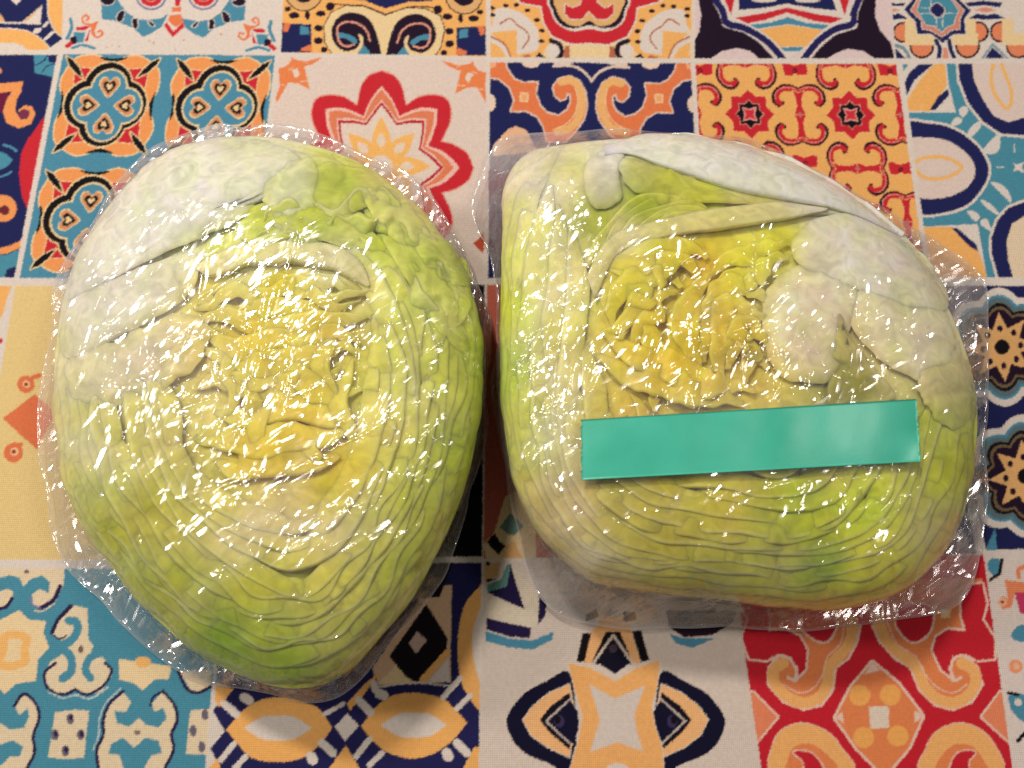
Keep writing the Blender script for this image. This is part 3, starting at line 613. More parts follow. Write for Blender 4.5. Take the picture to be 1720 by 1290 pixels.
# soften the print a little, then give the ground sheet of cloth its threads
for _ in range(1):
    p = np.pad(canvas, ((1, 1), (1, 1), (0, 0)), mode='edge')
    canvas = (p[:-2, 1:-1] + p[2:, 1:-1] + p[1:-1, :-2] + p[1:-1, 2:] + 3 * p[1:-1, 1:-1]) / 7.0
pad = 420
field = np.pad(canvas, ((pad, pad), (pad, pad), (0, 0)), mode='reflect')

def axis(lo, a, b, hi, step):
    n = int(round((b - a) / step))
    return np.concatenate([np.linspace(lo, a, 36)[:-1], np.linspace(a, b, n), np.linspace(b, hi, 36)[1:]])
gx = axis(-0.32, -0.222, 0.222, 0.32, 0.00041); gy = axis(-0.25, -0.150, 0.168, 0.27, 0.00039)
X, Y = np.meshgrid(gx, gy, indexing='ij')
wav = smooth_noise((256, 256), 40, seed=3)
Zc = -0.0017 + 0.00045 * sample(np.clip(wav, -2, 2), (Y + 0.3) / 0.6 * 250, (X + 0.35) / 0.7 * 250)
u, v = project(np.stack([X, Y, Zc], -1))
ink = np.random.default_rng(8)      # ink bleeds a little into the threads
tint = 0.83 * sample(field, u + pad - 0.5 + ink.normal(0, .5, u.shape), v + pad - 0.5 + ink.normal(0, .5, u.shape))

m_cloth, nt, out = new_mat("printed_cotton")
at = nt.nodes.new("ShaderNodeAttribute"); at.attribute_name = "pigment"
tc = nt.nodes.new("ShaderNodeTexCoord")
def wave(direction, scale):
    w = nt.nodes.new("ShaderNodeTexWave"); w.bands_direction = direction; w.inputs["Scale"].default_value = scale
    w.inputs["Distortion"].default_value = 1.2; w.inputs["Detail"].default_value = 1.0; w.inputs["Detail Scale"].default_value = 0.4
    nt.links.new(tc.outputs["Object"], w.inputs["Vector"]); return w
wx, wy = wave('X', 460.0), wave('Y', 460.0)
mx = nt.nodes.new("ShaderNodeMath"); mx.operation = 'MAXIMUM'
nt.links.new(wx.outputs["Fac"], mx.inputs[0]); nt.links.new(wy.outputs["Fac"], mx.inputs[1])
nz = nt.nodes.new("ShaderNodeTexNoise"); nz.inputs["Scale"].default_value = 900.0; nz.inputs["Detail"].default_value = 3.0
nt.links.new(tc.outputs["Object"], nz.inputs["Vector"])
mr = nt.nodes.new("ShaderNodeMapRange"); mr.inputs[3].default_value = 0.82; mr.inputs[4].default_value = 1.10
nt.links.new(nz.outputs["Fac"], mr.inputs[0])
mr2 = nt.nodes.new("ShaderNodeMapRange"); mr2.inputs[3].default_value = 0.93; mr2.inputs[4].default_value = 1.02
nt.links.new(mx.outputs[0], mr2.inputs[0])
mm = nt.nodes.new("ShaderNodeMath"); mm.operation = 'MULTIPLY'; nt.links.new(mr.outputs[0], mm.inputs[0]); nt.links.new(mr2.outputs[0], mm.inputs[1])
vm = nt.nodes.new("ShaderNodeVectorMath"); vm.operation = 'SCALE'
nt.links.new(at.outputs["Color"], vm.inputs[0]); nt.links.new(mm.outputs[0], vm.inputs["Scale"])
bp = nt.nodes.new("ShaderNodeBump"); bp.inputs["Strength"].default_value = 0.35; bp.inputs["Distance"].default_value = 0.0003
nt.links.new(mx.outputs[0], bp.inputs["Height"])
bs = nt.nodes.new("ShaderNodeBsdfPrincipled"); bs.inputs["Roughness"].default_value = 0.85; bs.inputs["Specular IOR Level"].default_value = 0.12
nt.links.new(vm.outputs[0], bs.inputs["Base Color"]); nt.links.new(bp.outputs[0], bs.inputs["Normal"])
nt.links.new(bs.outputs[0], out.inputs[0])

cloth = mesh_object("tablecloth", np.stack([X, Y, Zc], -1), grid_faces(len(gx), len(gy)), m_cloth, colours=tint.reshape(-1, 3))
cloth["label"] = "cotton tablecloth printed with a patchwork of ornate patterned tiles under both lettuces"
cloth["category"] = "tablecloth"

# ---------------------------------------------------------------- lettuce halves
Z_RIM, Z_TOP, POWER = 0.018, 0.050, 3.5

class Outline:
    """closed outline of a half head seen from the lens, with a domed cut face over it"""
    def __init__(self, pts, centre):
        self.c = np.asarray(centre, float)
        P = spline(pts, 8) - self.c
        a = np.arctan2(P[:, 1], P[:, 0]); r = np.hypot(P[:, 0], P[:, 1]); o = np.argsort(a)
        self.a = np.concatenate([a[o] - 2 * math.pi, a[o], a[o] + 2 * math.pi]); self.r = np.tile(r[o], 3)
    def radius(self, ang): return np.interp(ang, self.a, self.r)
    def frac(self, px, py):
        dx = px - self.c[0]; dy = py - self.c[1]
        return np.hypot(dx, dy) / self.radius(np.arctan2(dy, dx))
    def height(self, px, py):
        s = np.clip(self.frac(px, py), 0, 1)
        return Z_RIM + (Z_TOP - Z_RIM) * (1 - s ** POWER) ** (1 / POWER)

def disc_grid(n):
    """square grid folded onto the unit disc: even cells, no pole"""
    t = np.linspace(-1, 1, n); a, b = np.meshgrid(t, t, indexing='ij')
    r = np.where(np.abs(a) > np.abs(b), a, b)
    with np.errstate(divide='ignore', invalid='ignore'):
        ph = np.where(np.abs(a) > np.abs(b), math.pi / 4 * np.nan_to_num(b / a), math.pi / 2 - math.pi / 4 * np.nan_to_num(a / b))
    return r * np.cos(ph), r * np.sin(ph)

def rim_loop(n):
    i = np.arange(n)
    return np.concatenate([i[:-1] * n, (n - 1) * n + i[:-1], i[:0:-1] * n + n - 1, i[:0:-1]])

def pigment_map(table):
    T = np.array([a[0] for a in table], float); C_ = lin([a[1] for a in table]) * 1.36 * np.array([1.0, 1.03, .94]) + .03 * np.array([.80, .76, .52])
    lum = C_ @ np.array([.3, .6, .1]); C_ = np.clip(lum[:, None] + (C_ - lum[:, None]) * 1.12, .01, .90)
    def f(px, py):
        shp = np.shape(px); x = np.ravel(px); y = np.ravel(py); res = np.zeros((len(x), 3)); den = np.zeros(len(x))
        for t, c in zip(T, C_):
            w = 1.0 / ((x - t[0]) ** 2 + (y - t[1]) ** 2 + 300.0) ** 1.7
            res += w[:, None] * c; den += w
        return (res / den[:, None]).reshape(shp + (3,))
    return f

# leaf material: pigment carried by the leaf, fine veins, soft light through the flesh
m_leaf, nt, out = new_mat("lettuce_leaf")
at = nt.nodes.new("ShaderNodeAttribute"); at.attribute_name = "pigment"
tc = nt.nodes.new("ShaderNodeTexCoord")
n1 = nt.nodes.new("ShaderNodeTexNoise"); n1.inputs["Scale"].default_value = 170.0; n1.inputs["Detail"].default_value = 5.0; n1.inputs["Distortion"].default_value = 1.2
nt.links.new(tc.outputs["Object"], n1.inputs["Vector"])
v1 = nt.nodes.new("ShaderNodeTexVoronoi"); v1.feature = 'DISTANCE_TO_EDGE'; v1.inputs["Scale"].default_value = 260.0
nt.links.new(tc.outputs["Object"], v1.inputs["Vector"])
r1 = nt.nodes.new("ShaderNodeMapRange"); r1.inputs[1].default_value = 0.3; r1.inputs[2].default_value = 0.72; r1.inputs[3].default_value = 0.80; r1.inputs[4].default_value = 1.14
nt.links.new(n1.outputs["Fac"], r1.inputs[0])
vm = nt.nodes.new("ShaderNodeVectorMath"); vm.operation = 'SCALE'
nt.links.new(at.outputs["Color"], vm.inputs[0]); nt.links.new(r1.outputs[0], vm.inputs["Scale"])
b1 = nt.nodes.new("ShaderNodeBump"); b1.inputs["Strength"].default_value = 0.18; b1.inputs["Distance"].default_value = 0.0012
nt.links.new(n1.outputs["Fac"], b1.inputs["Height"])
b2 = nt.nodes.new("ShaderNodeBump"); b2.inputs["Strength"].default_value = 0.015; b2.inputs["Distance"].default_value = 0.0008
nt.links.new(v1.outputs["Distance"], b2.inputs["Height"]); nt.links.new(b1.outputs[0], b2.inputs["Normal"])
bs = nt.nodes.new("ShaderNodeBsdfPrincipled"); bs.inputs["Roughness"].default_value = 0.5; bs.inputs["Specular IOR Level"].default_value = 0.25
bs.inputs["Subsurface Weight"].default_value = 0.75; bs.inputs["Subsurface Radius"].default_value = (1.0, 0.9, 0.35); bs.inputs["Subsurface Scale"].default_value = 0.005
nt.links.new(vm.outputs[0], bs.inputs["Base Color"]); nt.links.new(b2.outputs[0], bs.inputs["Normal"]); nt.links.new(bs.outputs[0], out.inputs[0])

WR = smooth_noise((330, 440), 9, seed=21)      # crinkle of the leaves, four photo pixels a cell
WR2 = smooth_noise((330, 440), 3.2, seed=22)
WC = smooth_noise((330, 440), 14, seed=23)
def crinkle(px, py): return sample(WR, px / 4, py / 4), sample(WR2, px / 4, py / 4), sample(WC, px / 4, py / 4)

def dress(col, px, py, amount=.7):
    """pigment patches of one leaf: paler ribs, greener blades"""
    a, b, c = crinkle(px, py)
    g = np.clip(1 + amount * (0.06 * c + 0.05 * b), 0.6, 1.4)[..., None]
    hue = np.stack([1 - 0.03 * a * amount, 1 + 0 * a, 1 - 0.10 * a * amount], -1)
    return np.clip(col * g * hue, 0.005, 0.92)

PROFILE = np.array([(0.0, -3.4), (0.05, -1.2), (0.085, -0.25), (0.13, 0.0), (0.19, -0.06), (0.28, -0.28), (0.50, -0.75), (0.80, -1.5), (1.0, -2.6)])

def leaf_edge(parent, body, pig, path, width, lift, seed, ruffle=4.0, name="leaf", pale=0.25, deep=.2, depth=1.0, tail=45.0, colour=None):
    """one cut leaf: a ruffled band whose rim stands at the cut face and whose inner side dives below the next leaf"""
    r = np.random.default_rng(seed)
    P = spline(path, 14, False); n = len(P)
    T = np.gradient(P, axis=0); T /= np.hypot(T[:, 0], T[:, 1])[:, None] + 1e-9
    N = np.stack([-T[:, 1], T[:, 0]], 1)
    if ((body.c - P) * N).sum() < 0: N = -N
    L = np.concatenate([[0], np.cumsum(np.hypot(*np.diff(P, axis=0).T))])
    wob = sum(r.normal() * np.sin(L / lam * 2 * math.pi + r.uniform(0, 7)) for lam in (210, 120)) * ruffle * .9 + r.normal(1, .4) * np.sin(L / 34 * 2 * math.pi + 2 * np.sin(L / 61 + seed)) * ruffle * (.22 if ruffle > 5 else .05) * (1 + np.sin(L / 90 + seed))
    wz = sum(r.normal() * np.sin(L / lam * 2 * math.pi + r.uniform(0, 7)) for lam in (160, 75)) * (.35 if ruffle > 5 else .14)
    taper = np.clip(np.minimum(L, L[-1] - L) / tail, 0.06, 1) ** 0.6
    px = P[:, None, 0] + N[:, None, 0] * (PROFILE[None, :, 0] * width * taper[:, None] + wob[:, None])
    py = P[:, None, 1] + N[:, None, 1] * (PROFILE[None, :, 0] * width * taper[:, None] + wob[:, None])
    a, b, c = crinkle(px, py)
    z = body.height(px, py) + (PROFILE[None, :, 1] * depth * .44 * (0.6 + 0.4 * taper[:, None]) + lift + wz[:, None] + 0.10 * a + 0.03 * b) * 0.001 - 0.001 * (1 - taper[:, None]) * 2
    col = pig(px, py)
    if colour is not None: col = col * .3 + lin(colour) * .7
    col = dress(col, px, py)
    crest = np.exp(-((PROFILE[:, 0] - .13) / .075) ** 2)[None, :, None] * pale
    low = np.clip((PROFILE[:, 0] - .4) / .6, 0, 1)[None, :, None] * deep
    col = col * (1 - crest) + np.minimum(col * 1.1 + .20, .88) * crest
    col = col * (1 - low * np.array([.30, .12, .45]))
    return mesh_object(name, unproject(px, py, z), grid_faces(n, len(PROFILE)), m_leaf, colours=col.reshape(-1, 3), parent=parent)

def leaf_patch(parent, body, pig, outline, lift=0.8, colour=None, mix=0.6, name="leaf", n=34, dome=0.4, seed=0, fold=0.35, label=None, ang=0.5, edge=-.8):
    """one leaf or rib lying open on the cut face"""
    O = spline(outline, 8); c = O.mean(0)
    ol = Outline(outline, c)
    x, y = disc_grid(n); s = np.hypot(x, y); th = np.arctan2(y, x)
    smo = .35 if name in ('stem', 'leaf_rib') else 1.0
    rj = 1 + smo * (.05 * np.sin(5 * th + seed) + .035 * np.sin(11 * th + 2 * seed) + .02 * np.sin(23 * th + seed))
    px = c[0] + s * rj * ol.radius(th) * np.cos(th); py = c[1] + s * rj * ol.radius(th) * np.sin(th)
    a, b, w = crinkle(px + 37 * seed, py + 11 * seed)
    q = (px - c[0]) * math.sin(ang) + (py - c[1]) * math.cos(ang)
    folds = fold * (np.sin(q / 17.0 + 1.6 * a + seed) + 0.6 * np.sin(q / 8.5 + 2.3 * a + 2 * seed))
    z = body.height(px, py) + 0.001 * (lift * .6 + .5 * dome * (1 - s ** 2) + (edge * s ** 6) + 0.14 * a + 0.05 * b + .7 * folds * (1 - s ** 4))
    col = pig(px, py); soft = (mix * (1 - .85 * s ** 3))[..., None]
    if colour is not None: col = col * (1 - soft) + lin(colour) * soft
    col = dress(col, px, py)
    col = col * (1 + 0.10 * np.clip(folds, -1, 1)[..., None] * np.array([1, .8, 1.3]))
    v = unproject(px, py, z)
    o = mesh_object(name, v, grid_faces(n, n), m_leaf, colours=np.clip(col, .01, .9).reshape(-1, 3), parent=parent)
    if label: o["label"] = label
    return o

def leaf_band(parent, body, pig, outer, inner, lift, colour, mix=.8, name="leaf_rib", seed=0, dome=.9, label=None):
    """a thick pale rib: the strip of leaf between two cut edges"""
    r = np.random.default_rng(seed); n = 90; m = 12
    def even(p):
        S = spline(p, 20, False); L = np.concatenate([[0], np.cumsum(np.hypot(*np.diff(S, axis=0).T))]); t = np.linspace(0, L[-1], n)
        return np.stack([np.interp(t, L, S[:, 0]), np.interp(t, L, S[:, 1])], 1)
    A, B = even(outer), even(inner); t = np.linspace(0, 1, n)
    A = A + (r.normal(0, 1) * np.sin(t * 19 + r.uniform(0, 6)) + r.normal(0, 1) * np.sin(t * 41))[:, None] * np.array([.5, 1.2])
    B = B + (r.normal(0, 1) * np.sin(t * 23 + r.uniform(0, 6)) + r.normal(0, 1) * np.sin(t * 47))[:, None] * np.array([.5, 1.4])
    w = np.linspace(0, 1, m)[None, :, None]; P = A[:, None] * (1 - w) + B[:, None] * w; px, py = P[..., 0], P[..., 1]
    a, b, c = crinkle(px, py); q = np.abs(2 * w[..., 0] - 1)
    z = body.height(px, py) + .001 * (lift + dome * (1 - q ** 2) - 2.6 * q ** 10 + .10 * a + .03 * b + .12 * np.sin(w[..., 0] * 16 + 3 * t[:, None] + seed) + .25 * np.sin(t * 13 + seed)[:, None])
    col = dress(pig(px, py) * (1 - mix) + lin(colour) * mix, px, py, .4)
    o = mesh_object(name, unproject(px, py, z), grid_faces(n, m), m_leaf, colours=col.reshape(-1, 3), parent=parent)
    if label: o["label"] = label
    return o

def leaf_cup(parent, body, pig, name="outer_leaf", n=120, rings=14, sink=2.3):
    """the closed bulk of the head: cut face below the leaf rims, dome underneath standing on the cloth"""
    x, y = disc_grid(n); s = np.hypot(x, y); th = np.arctan2(y, x)
    r = body.radius(th) * 0.985
    px = body.c[0] + s * r * np.cos(th); py = body.c[1] + s * r * np.sin(th)
    a, b, c = crinkle(px, py)
    z = body.height(px, py) + 0.001 * (-sink * np.clip((1 - s) * 8, 0.8, 1) + 0.10 * a + .03 * b)
    v = unproject(px, py, z).reshape(-1, 3); col = (dress(pig(px, py), px, py) * np.array([.96, .98, .90])).reshape(-1, 3)
    loop = rim_loop(n); rim = v[loop]; base = rim[:, :2].mean(0)
    V = [v]; Cc = [col]; F = [grid_faces(n, n)]; prev = loop; k = len(loop); off = len(v)
    for i in range(1, rings + 1):
        t = i / rings; q = math.cos(t * math.pi / 2)
        ring = rim.copy(); ring[:, :2] = base + (rim[:, :2] - base) * (0.30 + 0.70 * q ** 0.6) if i < rings else base + (rim[:, :2] - base) * .28
        ring[:, 2] = 0.0004 + (rim[:, 2] - 0.0004) * (1 - t) ** 1.1
        V.append(ring); Cc.append(col[loop]); idx = off + np.arange(k)
        F.append(np.stack([prev, np.roll(prev, -1), np.roll(idx, -1), idx], 1)); prev = idx; off += k
    return mesh_object(name, np.vstack(V), np.vstack(F), m_leaf, colours=np.vstack(Cc), parent=parent)

def head(name, loc_px, label, group):
    o = bpy.data.objects.new(name, None); o.empty_display_size = 0.02
    COL.objects.link(o); o["label"] = label; o["category"] = "lettuce"; o["group"] = group
    return o

def ring_arcs(parent, body, pig, levels, arcs, width, seed, ruffle=4, skip=None, gap=8, lift=0.0):
    r = np.random.default_rng(seed)
    for i, s in enumerate(levels):
        na = arcs if np.isscalar(arcs) else arcs[i]
        start = r.uniform(0, 2 * math.pi)
        cuts = start + np.cumsum(np.r_[0, r.uniform(.7, 1.3, na)]); cuts = start + (cuts - start) / (cuts[-1] - start) * 2 * math.pi
        for a0, a1 in zip(cuts[:-1], cuts[1:]):
            m = max(5, int((a1 - a0) * 5)); a = np.linspace(a0 - .10, a1 + .10, m)
            ss = s + r.normal(0, .003, m) + (.018 * np.sin(a * 2 + .5 * i) + .010 * np.sin(a * 5 + .7 * i)) * min(1, (1 - s) * 8) + np.linspace(-.022, .022, m) * r.choice([-1, 1])
            rad = body.radius(a) * np.clip(ss, .05, .985)
            pts = np.stack([body.c[0] + rad * np.cos(a), body.c[1] + rad * np.sin(a)], 1)
            if skip is not None:
                keep = ~skip(pts[:, 0], pts[:, 1])
                runs, cur = [], []
                for p, kq in zip(pts, keep):
                    if kq: cur.append(p)
                    elif cur: runs.append(cur); cur = []
                if cur: runs.append(cur)
            else: runs = [pts]
            for run in runs:
                if len(run) < 4: continue
                leaf_edge(parent, body, pig, run, width * r.uniform(.8, 1.2), lift + .045 * i + r.normal(0, .08), int(r.integers(1e6)), ruffle, pale=r.uniform(.2, .7), tail=85)

GROUP = "halved lettuces wrapped in cling film"
# ---- the half on the left
L_OUT = [(300, 240), (360, 226), (440, 222), (520, 236), (600, 264), (660, 302), (720, 358), (768, 425), (800, 495), (814, 560), (816, 640), (808, 720), (792, 800), (768, 870), (735, 940), (697, 1010), (648, 1070), (598, 1125), (540, 1158), (470, 1162), (400, 1140), (330, 1105), (270, 1055), (215, 1000), (172, 940), (128, 878), (100, 800), (86, 700), (86, 600), (100, 500), (128, 418), (172, 348), (232, 282)]
PIG_L = pigment_map([((220, 330), (206, 202, 186)), ((330, 280), (210, 206, 190)), ((200, 420), (204, 200, 180)), ((130, 480), (200, 196, 176)), ((300, 420), (212, 208, 176)), ((450, 250), (212, 212, 180)), ((480, 310), (206, 212, 166)), ((560, 300), (192, 202, 96)), ((610, 330), (204, 210, 104)), ((700, 380), (208, 212, 130)),
    ((430, 370), (182, 192, 62)), ((520, 360), (176, 190, 48)), ((380, 400), (200, 204, 110)), ((640, 420), (186, 198, 84)), ((720, 440), (170, 184, 72)), ((560, 430), (230, 214, 164)), ((400, 435), (222, 208, 140)), ((470, 490), (220, 190, 50)), ((350, 490), (212, 190, 76)), ((420, 560), (224, 186, 58)), ((540, 550), (220, 184, 70)),
    ((610, 500), (214, 200, 120)), ((680, 500), (198, 202, 104)), ((760, 500), (196, 206, 110)), ((800, 600), (168, 184, 66)), ((740, 620), (190, 194, 92)), ((700, 660), (206, 206, 122)), ((640, 700), (212, 194, 110)), ((500, 700), (216, 182, 60)), ((440, 770), (214, 182, 54)), ((550, 780), (212, 184, 70)),
    ((330, 600), (206, 188, 100)), ((330, 700), (200, 188, 104)), ((240, 600), (200, 190, 130)), ((220, 720), (184, 178, 92)), ((140, 620), (198, 192, 146)), ((140, 740), (186, 182, 110)), ((150, 850), (166, 170, 70)), ((250, 880), (168, 162, 60)), ((340, 830), (184, 176, 86)), ((400, 880), (200, 186, 120)), ((480, 860), (206, 190, 130)), ((550, 890), (204, 190, 120)),
    ((300, 1000), (158, 162, 66)), ((220, 960), (150, 158, 60)), ((450, 980), (174, 170, 66)), ((560, 980), (190, 182, 90)), ((640, 900), (186, 184, 92)), ((720, 850), (178, 186, 80)), ((780, 760), (160, 178, 60)), ((700, 950), (166, 174, 70)), ((380, 1080), (112, 140, 30)), ((480, 1120), (120, 140, 42)), ((440, 1050), (146, 156, 50)), ((560, 1080), (160, 162, 78)), ((650, 1030), (170, 172, 84))])
left = head("wrapped_lettuce", None, "egg-shaped half lettuce in cling film with no tape, wider white rib at its top corner", GROUP)
bodyL = Outline(L_OUT, (455, 670))
leaf_cup(left, bodyL, PIG_L)
def skipL(x, y): return ((y < 470) & (x < 470)) | ((x > 330) & (x < 620) & (y > 420) & (y < 830)) | ((y < 560) & (x < 330))
ring_arcs(left, bodyL, PIG_L, [.985, .965, .94, .915, .885, .86, .83, .80, .76, .73, .69, .65, .60, .55, .50], [3, 3, 4, 4, 4, 4, 4, 4, 4, 4, 3, 3, 3, 3, 3], 42, 5, 3.2, skipL)
hr = np.random.default_rng(77)
for i, y in enumerate((460, 472, 486, 503, 524, 550, 582, 622, 668, 716, 764, 806)):       # nested leaves of the heart
    w_ = 112 + 24 * math.sin(i / 11 * math.pi) + hr.uniform(-24, 24); cx = 478 + hr.uniform(-22, 22); bow = 34 - 6 * i; q = hr.uniform(-1, 1) * 2.2 * i
    leaf_edge(left, bodyL, PIG_L, [(cx - w_, y + bow + hr.uniform(-8, 8)), (cx - w_ * .7, y - q + bow * .3 + hr.uniform(-5, 5)), (cx - w_ * .3, y + hr.uniform(-5, 3)), (cx + w_ * .3, y + hr.uniform(-5, 3)), (cx + w_ * .7, y + q + bow * .3 + hr.uniform(-5, 5)), (cx + w_, y + bow * 1.2 + hr.uniform(-8, 8))], 26 + 3.4 * i, .9 - .02 * i, 300 + i, 6.0, "heart_leaf", .15, .15, .55, 100)
for i, (x, y0, y1) in enumerate(((372, 560, 700), (408, 590, 760), (450, 640, 800), (560, 540, 690), (592, 600, 760), (532, 690, 800))):
    leaf_edge(left, bodyL, PIG_L, [(x, y0), (x + 8, y0 + 40), (x - 4, (y0 + y1) / 2), (x + 6, y1 - 30), (x - 6, y1)], 34, .8, 340 + i, 6.0, "heart_leaf", .2, .15, .5, 80)
PL = lambda *a, **k: leaf_patch(left, bodyL, PIG_L, *a, **k)
PL([(300, 245), (420, 232), (500, 258), (522, 296), (480, 330), (440, 332), (400, 370), (330, 402), (240, 442), (160, 484), (118, 500), (132, 430), (175, 360), (232, 292)], 0.9, (236, 240, 224), .88, "leaf_rib", 44, 1.0, 1, .26, "broad white rib of an outer leaf", .9)
PL([(118, 505), (240, 448), (335, 424), (310, 500), (210, 560), (112, 600)], .3, (232, 234, 208), .8, "leaf_rib", 34, 1.2, 2, .3)
PL([(110, 610), (210, 565), (320, 520), (340, 600), (260, 660), (105, 690)], .1, (218, 212, 180), .6, "leaf", 34, .6, 3, .35)
PL([(450, 300), (520, 262), (536, 300), (528, 350), (486, 372), (445, 348)], 1.9, (206, 214, 172), .7, "leaf", 28, .8, 4, .25)
PL([(522, 282), (600, 280), (648, 318), (604, 352), (545, 364), (505, 346)], 1.1, (176, 192, 76), .6, "leaf", 30, .6, 5, .5, None, 1.2)
PL([(595, 300), (680, 334), (722, 400), (684, 415), (632, 372)], 1.3, (210, 216, 124), .6, "leaf", 30, .8, 6, .5, None, 2.2)
PL([(698, 370), (770, 424), (792, 480), (750, 474), (706, 440)], 1.1, (196, 206, 118), .5, "leaf", 28, .6, 7, .5, None, 2.3)
PL([(640, 395), (720, 430), (770, 510), (790, 600), (740, 560), (690, 480)], .9, (200, 206, 112), .5, "leaf", 30, .7, 8, .5, None, 2.0)
leaf_band(left, bodyL, PIG_L, [(322, 446), (400, 410), (470, 400), (540, 404), (592, 418), (616, 450), (622, 478)], [(350, 468), (430, 448), (490, 446), (535, 450), (566, 460), (596, 472), (616, 482)], .4, (230, 222, 172), .55, seed=1, dome=.3)
PL([(395, 385), (440, 345), (520, 340), (600, 370), (655, 420), (600, 425), (520, 400), (430, 412)], 1.2, (180, 194, 50), .6, "leaf", 34, .6, 9, .55, None, .4)

for i, p in enumerate(([(500, 350), (530, 330), (565, 338), (600, 322), (640, 345)], [(520, 372), (560, 356), (600, 366), (650, 380)], [(590, 300), (620, 322), (655, 330), (690, 365)], [(600, 345), (606, 372), (622, 388)], [(625, 340), (634, 368), (650, 392)], [(660, 350), (690, 380), (715, 420)], [(690, 372), (722, 392), (745, 430), (752, 470)], [(700, 420), (735, 440), (760, 490)], [(415, 400), (440, 366), (480, 352), (520, 360)], [(440, 392), (470, 376), (510, 384), (560, 384)], [(430, 372), (442, 392), (460, 402)], [(720, 470), (752, 500), (770, 550), (775, 600)], [(690, 450), (728, 500), (745, 560)])):
    leaf_edge(left, bodyL, PIG_L, p, 34, 1.5 - .25 * (i % 4), 1200 + i, 9.0, "leaf", .5, .5, 2.0, 30, (188, 206, 66) if i % 3 else (206, 218, 120))
# ---- the half on the right
R_OUT = [(842, 305), (880, 252), (960, 234), (1050, 226), (1130, 222), (1210, 234), (1290, 257), (1370, 292), (1440, 336), (1500, 385), (1552, 440), (1590, 500), (1618, 560), (1642, 640), (1648, 720), (1638, 800), (1620, 880), (1580, 945), (1525, 995), (1440, 1025), (1330, 1028), (1220, 1014), (1100, 1002), (1000, 984), (930, 935), (888, 880), (860, 820), (844, 740), (836, 660), (834, 560), (836, 460), (840, 380)]
PIG_R = pigment_map([((880, 290), (206, 196, 168)), ((950, 300), (208, 202, 150)), ((1030, 260), (206, 204, 190)), ((1200, 260), (222, 218, 208)), ((1350, 320), (226, 220, 208)), ((1450, 390), (230, 214, 186)), ((1075, 270), (168, 166, 108)), ((1120, 300), (176, 178, 64)), ((1080, 340), (156, 170, 40)), ((1180, 320), (188, 188, 60)), ((1280, 345), (196, 186, 120)),
    ((1000, 370), (150, 158, 46)), ((1050, 390), (206, 200, 140)), ((1130, 420), (230, 196, 50)), ((1050, 470), (228, 192, 60)), ((1180, 450), (208, 176, 50)), ((1240, 440), (212, 198, 54)), ((1300, 400), (210, 202, 76)), ((1400, 460), (232, 208, 164)), ((1330, 520), (228, 198, 150)), ((1480, 450), (228, 212, 178)), ((1550, 500), (212, 206, 162)),
    ((1430, 560), (200, 184, 128)), ((1500, 600), (210, 196, 146)), ((1150, 600), (216, 180, 60)), ((1080, 560), (222, 184, 60)), ((1250, 570), (218, 180, 68)), ((1280, 620), (208, 184, 104)), ((950, 480), (208, 198, 140)), ((900, 450), (204, 200, 114)), ((850, 520), (182, 194, 60)), ((845, 620), (150, 170, 36)), ((950, 640), (196, 186, 110)), ((880, 720), (176, 180, 80)), ((860, 420), (196, 198, 110)),
    ((1420, 650), (136, 136, 44)), ((1560, 630), (202, 190, 144)), ((1580, 720), (168, 176, 48)), ((1600, 800), (174, 180, 56)), ((1450, 860), (178, 192, 28)), ((1480, 920), (188, 186, 56)), ((1350, 850), (158, 166, 44)), ((1200, 850), (178, 166, 72)), ((1050, 850), (168, 156, 66)), ((950, 860), (186, 166, 110)), ((1100, 930), (166, 156, 66)), ((1300, 930), (150, 148, 72)),
    ((1385, 955), (124, 144, 24)), ((1500, 970), (172, 168, 70)), ((1200, 980), (142, 140, 56)), ((1000, 960), (170, 158, 100)), ((1580, 890), (180, 172, 104)), ((1400, 1015), (170, 156, 76)), ((1080, 700), (206, 180, 80)), ((1250, 740), (190, 178, 84)), ((1400, 750), (180, 172, 90))])
right = head("wrapped_lettuce", None, "squarish half lettuce in cling film with a strip of green tape across it", GROUP)
bodyR = Outline(R_OUT, (1225, 640))
leaf_cup(right, bodyR, PIG_R)
def skipR(x, y): return ((x > 985) & (x < 1600) & (y < 660) & (y > 225)) | ((y < 420) & (x > 1000))
ring_arcs(right, bodyR, PIG_R, [.985, .96, .935, .905, .88, .85, .82, .785, .75, .71, .67, .62, .56, .50, .42], [3, 3, 4, 4, 4, 4, 4, 4, 3, 3, 3, 3, 3, 3, 3], 42, 8, 3.0, skipR)
PR = lambda *a, **k: leaf_patch(right, bodyR, PIG_R, *a, **k)
for i, p in enumerate(([(1195, 462), (1225, 425), (1275, 398), (1330, 408)], [(1205, 478), (1245, 445), (1290, 425), (1325, 430)], [(1225, 486), (1265, 466), (1300, 455)])):
    leaf_edge(right, bodyR, PIG_R, p, 44, 1.4 - .2 * i, 960 + i, 6.0, "leaf", .15, .15, .6, 70)
leaf_band(right, bodyR, PIG_R, [(1016, 242), (1070, 228), (1130, 223), (1240, 239), (1340, 271), (1440, 329), (1520, 390)], [(1016, 264), (1060, 262), (1120, 284), (1210, 314), (1300, 336), (1400, 352), (1515, 398)], .1, (240, 244, 228), .9, seed=4, dome=.9, label="thick white rib along the upper rim")
leaf_band(right, bodyR, PIG_R, [(984, 460), (1026, 394), (1130, 360), (1210, 348), (1300, 340), (1390, 348)], [(1000, 505), (1040, 432), (1115, 402), (1220, 386), (1310, 372), (1390, 354)], .7, (226, 220, 166), .55, seed=5, dome=.5)
PR([(995, 262), (1050, 244), (1040, 290), (1044, 332), (1002, 352), (980, 305)], -.6, (226, 226, 208), .6, "leaf_rib", 26, .8, 2, .2)
